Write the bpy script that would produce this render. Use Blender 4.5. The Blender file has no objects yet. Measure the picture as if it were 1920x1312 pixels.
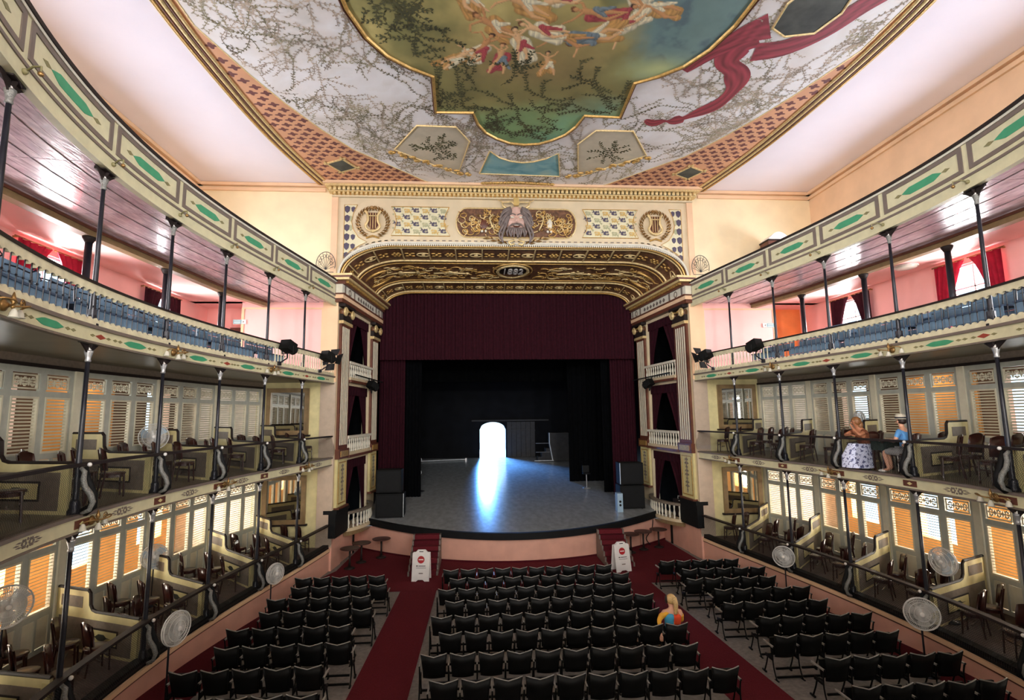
import bpy, math, random
import numpy as np
from math import sin, cos, pi, sqrt, atan2, radians, hypot, exp, tan
from mathutils import Vector, Matrix
random.seed(11)
SC = bpy.context.scene
COL = SC.collection
# ------------------------------------------------------------------ camera
F_PX, YAW, PITCH, ROLL = 970.6, .0694, .1253, -.01223
CAM = Vector((-1.647, 0.0, 5.56))
fw = Vector((sin(YAW)*cos(PITCH), cos(YAW)*cos(PITCH), sin(PITCH)))
rt = Vector((cos(YAW), -sin(YAW), 0)); up = rt.cross(fw)
rt, up = rt*cos(ROLL)+up*sin(ROLL), up*cos(ROLL)-rt*sin(ROLL)
cd = bpy.data.cameras.new('camera'); cam = bpy.data.objects.new('camera', cd); COL.objects.link(cam)
cd.sensor_width = 36; cd.lens = 36*F_PX/1920; cd.clip_start = .05; cd.clip_end = 300
m3 = Matrix((rt, up, -fw)).transposed(); cam.matrix_world = Matrix.Translation(CAM) @ m3.to_4x4()
SC.camera = cam
# ------------------------------------------------------------------ light
SC.view_settings.view_transform = 'Standard'; SC.view_settings.look = 'None'
SC.view_settings.exposure = 0.3; SC.view_settings.gamma = 1; SC.view_settings.use_curve_mapping = False
SC.cycles.use_denoising = True
SC.cycles.max_bounces = 8; SC.cycles.diffuse_bounces = 5; SC.cycles.glossy_bounces = 3; SC.cycles.transparent_max_bounces = 10
SC.cycles.sample_clamp_indirect = 6
W = bpy.data.worlds.new('sky'); SC.world = W; W.use_nodes = True
W.node_tree.nodes['Background'].inputs[0].default_value = (.58, .80, 1.0, 1); W.node_tree.nodes['Background'].inputs[1].default_value = 2.0
def area(name, loc, d, sx, sy, power, color=(1, .97, .93)):
    L = bpy.data.lights.new(name, 'AREA'); L.shape = 'RECTANGLE'; L.size = sx; L.size_y = sy; L.energy = power; L.color = color
    o = bpy.data.objects.new(name, L); COL.objects.link(o); o.location = loc
    o.rotation_euler = Vector(d).to_track_quat('-Z', 'Y').to_euler(); return o
T3WIN = (18.2, 13.5, 8.6)           # windows of the upper gallery, along the side walls
T4WIN = (17.2, 13.4, 9.6, 5.8)
T12WIN = (18.6, 15.6, 12.6, 9.6, 6.6)
T2WIN = (18.6, 12.4, 7.0)
DAY = (1.0, .97, .97)
for s in (-1, 1):                    # daylight entering by the side windows
    for y in T3WIN: area('daylight_and_fill', (s*12.95, y, 8.85), (-s, 0, -.02), 1.5, 1.9, 400, DAY)
    for y in T4WIN: area('daylight_and_fill', (s*12.95, y, 11.25), (-s, 0, .05), 1.6, 1.5, 265, (.76, .84, 1.0))
    for y in T12WIN:
        area('daylight_and_fill', (s*12.95, y, 2.5), (-s, 0, 0), 1.3, 1.7, 210, (1, .90, .74))
    for y in T2WIN: area('daylight_and_fill', (s*12.95, y, 5.75), (-s, 0, 0), 1.3, 1.5, 40, (1, .92, .80))
    area('corridor_fill', (s*11.6, 15.0, 6.6), (s*.5, 0, -1), .5, .5, 16, (1, .72, .42))  # warm fill added to light the orange corridor panel
for x in (-7.5, -2.5, 2.5, 7.5):     # fill light added behind the viewer, through unseen rear openings
    area('daylight_and_fill', (x, -4.1, 8.9), (0, 1, -.05), 1.6, 1.9, 650, (1, .96, .90))
    area('daylight_and_fill', (x, -4.1, 5.4), (0, 1, -.03), 1.4, 1.9, 330, (1, .95, .86))
    area('daylight_and_fill', (x, -4.1, 12.6), (0, 1, -.05), 1.6, 1.9, 420, (.95, .95, 1))
area('daylight_and_fill', (-3.2, 46, 7.8), (.25, -1, -.35), 6, 3, 22000, (.12, .38, 1.0))   # through the open stage door
# ------------------------------------------------------------------ materials
def lin(c): return tuple(((v/255)/12.92 if v/255 <= .04045 else ((v/255+.055)/1.055)**2.4) for v in c)
MATS = {}
def mat(name, c, rough=.6, metal=0.0, var=.10, scale=5.0, bump=0.0, spec=.5, coat=0.0, c2=None, detail=4, stretch=None):
    m = bpy.data.materials.new(name); m.use_nodes = True; nt = m.node_tree; b = nt.nodes['Principled BSDF']
    b.inputs['Roughness'].default_value = rough; b.inputs['Metallic'].default_value = metal
    b.inputs['Specular IOR Level'].default_value = spec; b.inputs['Coat Weight'].default_value = coat
    a = lin(c); tc = nt.nodes.new('ShaderNodeTexCoord'); n = nt.nodes.new('ShaderNodeTexNoise')
    n.inputs['Scale'].default_value = scale; n.inputs['Detail'].default_value = detail
    if stretch:
        mp = nt.nodes.new('ShaderNodeMapping'); mp.inputs['Scale'].default_value = stretch
        nt.links.new(tc.outputs['Object'], mp.inputs[0]); nt.links.new(mp.outputs[0], n.inputs['Vector'])
    else: nt.links.new(tc.outputs['Object'], n.inputs['Vector'])
    r = nt.nodes.new('ShaderNodeValToRGB')
    lo = lin(c2) if c2 else tuple(v*(1-var*1.6) for v in a); hi = a if c2 else tuple(min(1, v*(1+var)) for v in a)
    r.color_ramp.elements[0].color = (*lo, 1); r.color_ramp.elements[1].color = (*hi, 1)
    r.color_ramp.elements[0].position = .32; r.color_ramp.elements[1].position = .68
    nt.links.new(n.outputs['Fac'], r.inputs[0]); nt.links.new(r.outputs[0], b.inputs['Base Color'])
    if bump:
        bp = nt.nodes.new('ShaderNodeBump'); bp.inputs['Strength'].default_value = bump; bp.inputs['Distance'].default_value = .02
        nt.links.new(n.outputs['Fac'], bp.inputs['Height']); nt.links.new(bp.outputs[0], b.inputs['Normal'])
    MATS[name] = m; return m
def ramp_mat(name, stops, scale, rough=.7, detail=6, bump=.0, dist=.6):
    m = mat(name, (128, 128, 128), rough, scale=scale, detail=detail, bump=bump); nt = m.node_tree
    r = [n for n in nt.nodes if n.type == 'VALTORGB'][0].color_ramp
    n = [n for n in nt.nodes if n.type == 'TEX_NOISE'][0]; n.inputs['Distortion'].default_value = dist
    while len(r.elements) > 2: r.elements.remove(r.elements[-1])
    for i, (p, c) in enumerate(stops):
        e = r.elements[i] if i < 2 else r.elements.new(p)
        e.position = p; e.color = (*lin(c), 1)
    return m
mat('cream', (216, 208, 176), .55); mat('fascia', (206, 200, 164), .5, var=.05); mat('scroll_grey', (116, 116, 112), .5, var=.35, scale=60); mat('taupe', (112, 100, 92), .5, var=.06)
mat('green', (62, 148, 108), .5, var=.06); mat('olive', (128, 122, 84), .5); mat('red_mark', (150, 62, 46), .5)
mat('ceiling_white', (236, 226, 232), .75, var=.025, scale=.5); mat('wall_yellow', (234, 214, 174), .7, var=.04, scale=1.5)
mat('wall_peach', (228, 190, 152), .7, var=.05, scale=1.2); mat('pink', (216, 164, 144), .6, var=.05, scale=2.0, bump=.05)
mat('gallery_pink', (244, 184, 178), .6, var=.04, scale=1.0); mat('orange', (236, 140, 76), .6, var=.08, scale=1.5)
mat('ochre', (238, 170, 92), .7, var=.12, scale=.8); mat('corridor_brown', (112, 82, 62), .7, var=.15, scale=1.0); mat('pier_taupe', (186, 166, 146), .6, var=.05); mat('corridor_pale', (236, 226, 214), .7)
mat('carpet', (98, 33, 40), .95, var=.12, scale=40, bump=.3, spec=.1); mat('carpet_dark', (80, 24, 32), .95, var=.12, scale=40, bump=.3, spec=.1)
mat('pit_floor', (128, 122, 116), .8, var=.14, scale=12); mat('seat_black', (11, 11, 11), .5, var=.2, spec=.2); mat('seat_highlight_and_arm', (150, 146, 140), .25)  # last grey carries the painted highlight of the seat tops, also on arm rests
mat('velvet', (48, 12, 23), .85, var=.15, scale=8, spec=.15); mat('velvet_bright', (150, 24, 46), .8, var=.12, scale=6, spec=.15)
mat('black', (12, 13, 15), .7, var=.2, spec=.25); mat('black_cloth', (6, 7, 9), .95, var=.2, spec=.05); mat('iron', (34, 34, 42), .35, var=.15, metal=.3)
mat('silver', (170, 170, 172), .35, metal=.6); mat('blue', (112, 142, 170), .5, var=.10, scale=3); mat('blue_dark', (70, 92, 122), .5, var=.10)
mat('slab', (122, 112, 90), .35, var=.10, scale=2); mat('floor_brown', (84, 66, 62), .6, var=.15); mat('beam', (132, 108, 74), .45, var=.12, stretch=(1, 6, 1))
mat('plank', (204, 184, 192), .24, var=.22, scale=2.6, bump=.5, coat=.4, stretch=(5, 1, 5)); mat('plank_b', (190, 168, 178), .26, var=.22, scale=3.1, bump=.5, coat=.4, stretch=(5, 1, 5))
mat('door_frame', (172, 174, 164), .5, var=.06); mat('louver', (206, 200, 178), .5, var=.05); mat('louver_shadow', (60, 52, 46), .7)
mat('box_brown', (116, 104, 92), .55, var=.10, scale=14); mat('box_cream', (214, 202, 150), .5, var=.06); mat('box_dark', (34, 24, 22), .6, var=.15, spec=.3)
mat('inset', (206, 194, 140), .5, var=.05); mat('motif_dark', (44, 46, 40), .5); mat('chair_wood', (56, 26, 22), .28, var=.25, coat=.3)
mat('gold', (200, 160, 92), .38, metal=.55, var=.15, scale=14); mat('gold_light', (222, 196, 140), .4, metal=.35, var=.12, scale=14); mat('gilt_dark', (112, 76, 52), .45, var=.35, scale=9, metal=.2, bump=.4)
mat('brown_red', (98, 54, 38), .45, var=.15); mat('plaster', (208, 190, 156), .6, var=.05, scale=2); mat('plaster_pale', (214, 208, 190), .55, var=.05)
mat('flute', (228, 222, 198), .45, var=.04); mat('pattern_ground', (212, 204, 168), .6, var=.05); mat('motif_slate', (74, 66, 84), .6); mat('motif_gold', (196, 164, 96), .6); mat('motif_sage', (166, 164, 128), .6)
mat('brass', (150, 116, 70), .35, metal=.7); mat('glass_shade', (196, 192, 178), .15, var=.04); mat('white_plastic', (226, 222, 218), .4, var=.03); mat('fan_grey', (178, 178, 176), .4, var=.04); mat('fan_blue', (150, 176, 196), .4, var=.05)
mat('sign_red', (170, 22, 30), .5); mat('sign_text', (60, 54, 54), .6); mat('sign_teal', (96, 150, 158), .5); mat('skin', (214, 160, 132), .5, var=.05); mat('skin_tan', (176, 116, 84), .5, var=.06)
mat('hair_blonde', (206, 172, 116), .5, var=.25, scale=20, stretch=(6, 6, 1)); mat('hair_brown', (136, 92, 54), .5, var=.25, scale=20, stretch=(6, 6, 1)); mat('hair_dark', (42, 28, 24), .5)
mat('cloth_yellow', (240, 176, 56), .8); mat('cloth_blue', (66, 158, 196), .8); mat('cloth_red', (226, 74, 30), .8); mat('cloth_shirt', (96, 158, 220), .8); mat('cloth_brown', (120, 66, 40), .8); mat('straw', (214, 206, 188), .8); mat('cloth_grey', (150, 150, 152), .85); mat('cloth_green', (26, 44, 36), .85); mat('cloth_navy', (30, 32, 44), .85)
ramp_mat('skirt', [(.0, (70, 74, 110)), (.42, (92, 96, 140)), (.47, (214, 220, 246)), (1.0, (222, 226, 248))], 16, .85)
mat('mask_skin', (206, 168, 152), .5, var=.08, scale=6); mat('mask_hair', (112, 98, 92), .5, var=.2, scale=12); mat('wire', (70, 66, 66), .4, metal=.5)
mat('stage', (146, 150, 152), .22, var=.10, scale=5, bump=.10, spec=.6, stretch=(1, .5, 1)); mat('stage_wall', (10, 11, 15), .85, var=.3, scale=1.5, spec=.2); mat('stage_door', (38, 37, 38), .7, var=.2)
mat('speaker', (9, 10, 10), .7, spec=.2); mat('speaker_edge', (200, 206, 210), .4); mat('table_top', (72, 44, 40), .4, var=.15); mat('fan_frame', (200, 198, 194), .35)
ramp_mat('fresco_white', [(.25, (206, 196, 184)), (.45, (232, 222, 214)), (.6, (240, 234, 230)), (.8, (222, 208, 190))], .55, .75)
ramp_mat('fresco', [(.25, (86, 76, 42)), (.38, (118, 112, 60)), (.46, (164, 150, 86)), (.53, (112, 122, 78)), (.60, (176, 158, 96)), (.75, (94, 110, 100))], .55, .7, dist=1.2)
ramp_mat('fresco_teal', [(.3, (78, 100, 84)), (.5, (104, 128, 118)), (.7, (74, 94, 104))], .8, .7)
ramp_mat('fresco_green', [(.3, (98, 112, 58)), (.5, (122, 140, 84)), (.7, (92, 120, 84))], .8, .7)
ramp_mat('drape_rose', [(.3, (112, 34, 44)), (.5, (160, 62, 72)), (.7, (190, 104, 108))], 2.5, .7)
ramp_mat('drape_ochre', [(.3, (150, 96, 46)), (.5, (198, 148, 84)), (.7, (216, 180, 120))], 3.0, .7)
ramp_mat('flesh_paint', [(.3, (176, 116, 66)), (.5, (208, 152, 96)), (.7, (226, 182, 128))], 3.0, .7)
ramp_mat('cloth_paint', [(.3, (180, 166, 132)), (.6, (222, 210, 178))], 3.0, .7)
ramp_mat('sky_panel', [(.3, (96, 150, 160)), (.5, (132, 180, 184)), (.7, (160, 190, 178))], 1.6, .7)
mat('flower_panel', (204, 190, 164), .7, var=.06, scale=2); mat('leaf_paint', (168, 156, 126), .8, var=.3, scale=2); mat('leaf_paint_b', (188, 168, 146), .8, var=.3, scale=2); mat('leaf_olive', (126, 116, 84), .8, var=.3, scale=2); mat('leaf_dark', (84, 82, 50), .8, var=.3, scale=2)
mat('terracotta', (216, 158, 118), .7, var=.06, scale=1); mat('quatrefoil', (112, 62, 58), .7); mat('portrait', (72, 74, 66), .7, var=.3, scale=2)
def mirror_mat():
    m = mat('mirror_glass', (200, 200, 196), .03, metal=1.0, var=.01); return m
mirror_mat()
def paint_mat():
    m = bpy.data.materials.new('oil_paint'); m.use_nodes = True; nt = m.node_tree; b = nt.nodes['Principled BSDF']; b.inputs['Roughness'].default_value = .6
    a = nt.nodes.new('ShaderNodeVertexColor'); a.layer_name = 'paint'; n = nt.nodes.new('ShaderNodeTexNoise'); n.inputs['Scale'].default_value = 9; n.inputs['Detail'].default_value = 5
    x = nt.nodes.new('ShaderNodeMix'); x.data_type = 'RGBA'; x.blend_type = 'OVERLAY'; x.inputs[0].default_value = .2
    nt.links.new(a.outputs[0], x.inputs[6]); nt.links.new(n.outputs['Fac'], x.inputs[7]); nt.links.new(x.outputs[2], b.inputs['Base Color']); MATS['oil_paint'] = m
paint_mat()
def net_mat():
    m = bpy.data.materials.new('wire_net'); m.use_nodes = True; nt = m.node_tree; b = nt.nodes['Principled BSDF']
    b.inputs['Base Color'].default_value = (.012, .013, .014, 1); b.inputs['Roughness'].default_value = .5
    uv = nt.nodes.new('ShaderNodeTexCoord'); sep = nt.nodes.new('ShaderNodeSeparateXYZ'); nt.links.new(uv.outputs['UV'], sep.inputs[0])
    def mth(op, a, bb=None, v=None):
        n = nt.nodes.new('ShaderNodeMath'); n.operation = op
        for i, q in enumerate((a, bb)):
            if q is None: continue
            if isinstance(q, (int, float)): n.inputs[i].default_value = q
            else: nt.links.new(q, n.inputs[i])
        return n.outputs[0]
    s = mth('ADD', sep.outputs[0], sep.outputs[1]); d = mth('SUBTRACT', sep.outputs[0], sep.outputs[1]); out = None
    for q in (s, d):
        w = mth('ABSOLUTE', mth('SUBTRACT', mth('FRACT', mth('MULTIPLY', q, 20.0)), .5)); l = mth('LESS_THAN', w, .075)
        out = l if out is None else mth('MAXIMUM', out, l)
    tr = nt.nodes.new('ShaderNodeBsdfTransparent'); mx = nt.nodes.new('ShaderNodeMixShader')
    nt.links.new(out, mx.inputs[0]); nt.links.new(tr.outputs[0], mx.inputs[1]); nt.links.new(b.outputs[0], mx.inputs[2])
    nt.links.new(mx.outputs[0], nt.nodes['Material Output'].inputs[0]); MATS['wire_net'] = m
net_mat()
# ------------------------------------------------------------------ mesh tools
class MB:
    def __init__(s): s.v = []; s.f = []; s.uv = None
    def add(s, vs, fs, T=None):
        b = len(s.v)
        if T is None: s.v += [tuple(p) for p in vs]
        elif callable(T): s.v += [tuple(T(*p)) for p in vs]
        else: s.v += [tuple(T @ Vector(p)) for p in vs]
        s.f += [tuple(i+b for i in q) for q in fs]; return s
    def box(s, x0, x1, y0, y1, z0, z1, T=None):
        return s.add([(x0,y0,z0),(x1,y0,z0),(x1,y1,z0),(x0,y1,z0),(x0,y0,z1),(x1,y0,z1),(x1,y1,z1),(x0,y1,z1)],
                     [(3,2,1,0),(4,5,6,7),(0,1,5,4),(1,2,6,5),(2,3,7,6),(3,0,4,7)], T)
    def grid(s, rows, T=None, closeu=False):
        n = len(rows[0]); vs = [p for r in rows for p in r]; fs = []
        for i in range(len(rows)-1):
            for j in range(n if closeu else n-1):
                k = (j+1) % n; fs.append((i*n+j, i*n+k, (i+1)*n+k, (i+1)*n+j))
        return s.add(vs, fs, T)
    def lathe(s, prof, n=10, T=None, cap=True):
        rows = [[(r*cos(2*pi*j/n), r*sin(2*pi*j/n), z) for j in range(n)] for r, z in prof]
        b = len(s.v); s.grid(rows, T, True)
        if cap: s.f += [tuple(b+j for j in reversed(range(n))), tuple(b+(len(prof)-1)*n+j for j in range(n))]
        return s
    def tube(s, pts, r, n=6, T=None, taper=None):
        P = [Vector(p) for p in pts]; rows = []; ref = None
        for i, p in enumerate(P):
            d = (P[min(i+1, len(P)-1)]-P[max(i-1, 0)]).normalized()
            if ref is None: ref = d.cross(Vector((0, 0, 1))); ref = ref if ref.length > .05 else d.cross(Vector((1, 0, 0)))
            ref = (ref - d*ref.dot(d)).normalized(); q = d.cross(ref); rr = r*(taper(i/(len(P)-1)) if taper else 1)
            rows.append([p+ref*rr*cos(2*pi*j/n)+q*rr*sin(2*pi*j/n) for j in range(n)])
        b = len(s.v); s.grid(rows, T, True)
        s.f += [tuple(b+j for j in reversed(range(n))), tuple(b+(len(P)-1)*n+j for j in range(n))]; return s
    def prism(s, poly, h0, h1, T=None):       # polygon in local x,z extruded along local y
        n = len(poly); vs = [(x, h0, z) for x, z in poly]+[(x, h1, z) for x, z in poly]
        return s.add(vs, [tuple(range(n)), tuple(range(2*n-1, n-1, -1))]+[(i, i+n, (i+1) % n+n, (i+1) % n) for i in range(n)], T)
    def ball(s, c, rx, ry=None, rz=None, n=8, m=6, T=None):
        ry = ry or rx; rz = rz or rx; rows = []
        for i in range(m+1):
            a = -pi/2+pi*i/m; k = max(cos(a), .02); rows.append([(c[0]+rx*k*cos(2*pi*j/n), c[1]+ry*k*sin(2*pi*j/n), c[2]+rz*sin(a)) for j in range(n)])
        return s.grid(rows, T, True)
    def mesh(s, name, m, smooth=False):
        me = bpy.data.meshes.new(name); me.from_pydata(s.v, [], s.f); me.update()
        if m: me.materials.append(MATS[m])
        if smooth: me.polygons.foreach_set('use_smooth', [True]*len(me.polygons))
        if s.uv:
            l = me.uv_layers.new(name='uv'); 
            for lp in me.loops: l.data[lp.index].uv = s.uv[lp.vertex_index]
        return me
    def build(s, name, m, parent=None, smooth=False, **k):
        return put(name, s.mesh(name, m, smooth), parent, **k)
def put(name, me, parent=None, loc=None, rot=None, scale=None, M=None):
    o = bpy.data.objects.new(name, me); COL.objects.link(o)
    if M is not None: o.matrix_basis = M
    else:
        if loc is not None: o.location = loc
        if rot is not None: o.rotation_euler = rot if hasattr(rot, '__len__') else (0, 0, rot)
        if scale is not None: o.scale = scale if hasattr(scale, '__len__') else (scale,)*3
    if parent: o.parent = parent
    return o
LABELS = set()
def tag(o, label, cat, group=None, kind=None):
    o['label'] = label; o['category'] = cat
    if group: o['group'] = group
    if kind: o['kind'] = kind
    return o
def thing(name, label, cat, loc=(0, 0, 0), rotz=0, group=None, kind=None, scale=None):
    return tag(put(name, None, None, loc, rotz, scale), label, cat, group, kind)
def struct(name, label, cat, loc=(0, 0, 0)): return thing(name, label, cat, loc, kind='structure')
ORD = ['first', 'second', 'third', 'fourth', 'fifth', 'sixth', 'seventh', 'eighth', 'ninth', 'tenth', 'eleventh', 'twelfth']
SIDE = {-1: 'left', 1: 'right'}
# ------------------------------------------------------------------ the horseshoe
CV = (5.42116, -1.00969, 2.28094, 3.14552, .27398)
def hx(Y):
    t = (Y/1.3-15.5)/10; return 1.3*sum(c*t**i for i, c in enumerate(CV))
YF = 20.15
_tab = []; _a = 0; _p = None
for i in range(0, 381):
    y = YF-i*.05; p = (hx(y), y)
    if _p: _a += hypot(p[0]-_p[0], p[1]-_p[1])
    _tab.append((_a, p[0], p[1])); _p = p
ATOT = _a
def arc(Y): return next(a for a, x, y in _tab if y <= Y+1e-6)
def PT(s, a, off, z):
    a = max(0, min(ATOT-.01, a)); lo, hi = 0, len(_tab)-1
    while hi-lo > 1:
        m = (lo+hi)//2
        if _tab[m][0] <= a: lo = m
        else: hi = m
    A, B = _tab[lo], _tab[hi]; t = (a-A[0])/(B[0]-A[0]); x = A[1]+(B[1]-A[1])*t; y = A[2]+(B[2]-A[2])*t
    dx, dy = B[1]-A[1], B[2]-A[2]; l = hypot(dx, dy); nx, ny = -dy/l, dx/l       # outward from the hall
    return (s*(x+nx*off), y+ny*off, z)
def tang(s, a):
    p, q = PT(s, a-.05, 0, 0), PT(s, a+.05, 0, 0); return atan2(q[1]-p[1], q[0]-p[0])
COLY = [17.75, 15.55, 13.45, 11.3, 9.0, 6.5, 4.2]
COLA = [arc(y) for y in COLY]; BAYA = [.03]+COLA
POST = [(9.7, 20.15), (10.25, 17.8), (10.45, 15.0), (10.65, 12.3), (10.6, 9.6), (10.3, 6.8), (9.6, 4.0), (8.4, 1.6)]
def cstrip(mb, s, a0, a1, lo, hi, off, th, n=8):
    rows = []
    for i in range(n+1):
        t = i/n; a = a0+(a1-a0)*t; l = lo(t) if callable(lo) else lo; h = hi(t) if callable(hi) else hi
        rows.append([PT(s, a, off, l), PT(s, a, off, h), PT(s, a, off+th, h), PT(s, a, off+th, l)])
    b = len(mb.v); mb.grid(rows, None, True); mb.f += [(b+3, b+2, b+1, b), (b+n*4, b+n*4+1, b+n*4+2, b+n*4+3)]; return mb
def ctube(mb, s, a0, a1, off, z, r, n=24, k=6): return mb.tube([PT(s, a0+(a1-a0)*i/n, off, z) for i in range(n+1)], r, k)
AEND = COLA[-1]
Z1, Z2, Z3, Z4, ZC = .84, 4.07, 7.10, 10.12, 14.78
# ================================================================== the setting
def pz(Y): return max(0.0, .05*(17-Y))
def yarc(x): return 20.4+2.5*(x/6.2)**2
def stz(Y): return 1.09+(Y-20.4)*.0835
o = MB().grid([[(x, y, pz(y)) for x in (-8.6, -5, 0, 5, 8.6)] for y in (24, 17, 12, 7, .2)]).build('floor', 'pit_floor')
tag(o, 'grey sloping stalls floor showing between the seat rows', 'floor', kind='structure')
def carpet(name, label, poly, m='carpet'):
    # poly: list of (xL,xR,Y) rows
    mb = MB(); rows = [[(a, y, pz(y)+.012), ((a+b)/2, y, pz(y)+.012), (b, y, pz(y)+.012)] for a, b, y in poly]; mb.grid(rows)
    mb.v += [(x, y, z-.014) for x, y, z in mb.v]
    return tag(mb.build(name, m), label, 'carpet')
carpet('aisle_carpet', 'red aisle carpet between centre seats and left seat block', [(-4.1, -2.95, 17.6), (-4.1, -2.95, 12), (-4.1, -2.95, 6), (-4.1, -2.95, 2)])
carpet('aisle_carpet', 'red aisle carpet between centre seats and right seat block', [(2.95, 4.1, 17.6), (2.95, 4.1, 12), (2.95, 4.1, 6), (2.95, 4.1, 2)])
mb = MB(); mb.grid([[(x*(1 if j or abs(x) < 6.9 else .95), y, .012) for j, y in enumerate((yarc(x)+.1 if abs(x) < 6.9 else 20.1, 19.2, 17.6))] for x in [-7.12+14.24*i/30 for i in range(31)]]); tag(mb.build('front_carpet', 'carpet'), 'wide dark red carpet in front of the stage wall', 'carpet')
carpet('wall_carpet', 'narrow red carpet along the left pink parapet wall', [(-8.3, -7.05, 17.6), (-8.5, -7.05, 12), (-8.5, -7.05, 6)], 'carpet_dark')
carpet('wall_carpet', 'narrow red carpet along the right pink parapet wall', [(7.3, 8.3, 17.6), (7.35, 8.5, 12), (7.3, 8.5, 6)], 'carpet_dark')
# pink pit wall with its ledge, one per side
for s in (-1, 1):
    w = struct('wall_pit_'+SIDE[s], 'pink parapet wall below the %s lower boxes' % SIDE[s], 'wall')
    mb = MB(); cstrip(mb, s, 0, AEND+2, -.2, .70, .0, .25, 60); mb.build('wall_face', 'pink', w)
    mb = MB(); cstrip(mb, s, 0, AEND+2, .70, .79, -.035, .28, 60); mb.build('ledge', 'wall_peach', w)
    mb = MB(); cstrip(mb, s, 0, AEND+2, .66, .685, -.012, .25, 60); mb.build('ledge_line', 'brown_red', w)
    mb = MB(); cstrip(mb, s, 0, AEND+2, .79, .93, .02, .2, 60); mb.build('base_board', 'black', w)
# balcony slabs (U-shaped) 
def U_slab(name, label, z0, z1, m, off=0.0):
    mb = MB(); rows = []
    for s in (1, -1):
        pts = [PT(1, a, off, 0) for a in [ATOT*i/60 for i in range(61)]]
        half = [((s*p[0], p[1]), (s*12.48, p[1])) for p in pts]+[((s*3.0, .75), (s*12.48, -3.6)), ((s*1.4, .45), (s*3, -3.6))]
        rows += half if s == 1 else half[::-1]
    R = [[(i[0], i[1], z0), (i[0], i[1], z1), (q[0], q[1], z1), (q[0], q[1], z0)] for i, q in rows]
    mb.grid(R, None, True); return tag(mb.build(name, m), label, 'floor', kind='structure')
U_slab('floor_boxes_lower', 'dark floor of the lower box tier', .62, Z1, 'floor_brown', .03)
U_slab('floor_boxes_upper', 'dark olive floor slab of the upper box tier', 3.86, Z2, 'slab', .02)
U_slab('floor_gallery', 'dark olive floor slab of the gallery with blue benches', 6.88, Z3, 'slab', .02)
U_slab('floor_top_gallery', 'floor slab of the uppermost gallery', 10.06, 10.16, 'slab', .02)
# outer side walls with their window openings
def wall_open(name, label, m, s, z0, z1, wins, wz0, wz1, hw):
    mb = MB(); y = -3.7; x0, x1 = sorted((s*12.5, s*12.78))
    for c in sorted(wins):
        mb.box(x0, x1, y, c-hw, z0, z1); mb.box(x0, x1, c-hw, c+hw, z0, wz0); mb.box(x0, x1, c-hw, c+hw, wz1, z1); y = c+hw
    mb.box(x0, x1, y, 21.6, z0, z1); return tag(mb.build(name, m), label, 'wall', kind='structure')
wn = 0
for s in (-1, 1):
    S = SIDE[s]
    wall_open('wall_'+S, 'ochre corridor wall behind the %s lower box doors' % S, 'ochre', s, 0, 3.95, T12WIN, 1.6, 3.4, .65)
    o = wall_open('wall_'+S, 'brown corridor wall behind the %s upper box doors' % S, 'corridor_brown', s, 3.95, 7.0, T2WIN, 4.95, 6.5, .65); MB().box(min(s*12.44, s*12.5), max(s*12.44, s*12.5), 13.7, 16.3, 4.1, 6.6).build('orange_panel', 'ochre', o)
    wall_open('wall_'+S, 'salmon pink outer wall of the %s gallery' % S, 'gallery_pink', s, 7.0, 10.06, T3WIN, 7.85, 9.75, .75)
    wall_open('wall_'+S, 'warm yellow side wall above the %s top gallery' % S, 'wall_peach', s, 10.06, ZC+.1, T4WIN, 10.5, 12.0, .8)
    # window joinery of the gallery
    for i, y in enumerate(T3WIN):
        wn += 1; w = struct('window_%d' % wn, '%s bright window from the stage in the %s gallery wall' % (ORD[i], S), 'window', (s*12.6, y, 7.85))
        mb = MB()
        for a, b, c, d in ((-.75, -.69, 0, 1.9), (.69, .75, 0, 1.9), (-.69, .69, 0, .06), (-.69, .69, 1.84, 1.9)): mb.box(-.05, .05, a, b, c, d)
        mb.build('window_frame', 'white_plastic', w)
        MB().box(-.03, .03, -.02, .02, .06, 1.84).build('mullion', 'white_plastic', w)
        MB().box(-.03, .03, -.69, .69, 1.2, 1.24).build('transom_bar', 'white_plastic', w)
        for k in (-1, 1):     # red curtains drawn aside, hung from a rod
            c = thing('window_curtain', 'dark red curtain drawn aside at the %s gallery window, %s of %s side' % ('stage end' if k > 0 else 'rear end', ORD[i], S), 'curtain', (s*12.42, y, 7.75))
            rows = []
            for q in range(11):
                v = q/10; wd = .95-.62*min(1, v/.75)**.7
                rows.append([(-s*.06+.045*sin(u*1.9), k*(1.02-wd*u/14), 2.1*(1-v)) for u in range(15)])
            MB().grid(rows).build('drape', 'velvet_bright' if (i+k) % 2 == 0 else 'velvet', c, True)
            MB().tube([(-s*.05, k*.05, 2.12), (-s*.05, k*1.1, 2.12)], .02).build('curtain_rod', 'brass', c); MB().box(min(-s*.06, s*.081), max(-s*.06, s*.081), k*1.0-.02, k*1.0+.02, 2.1, 2.14).build('rod_bracket', 'brass', c)
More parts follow.
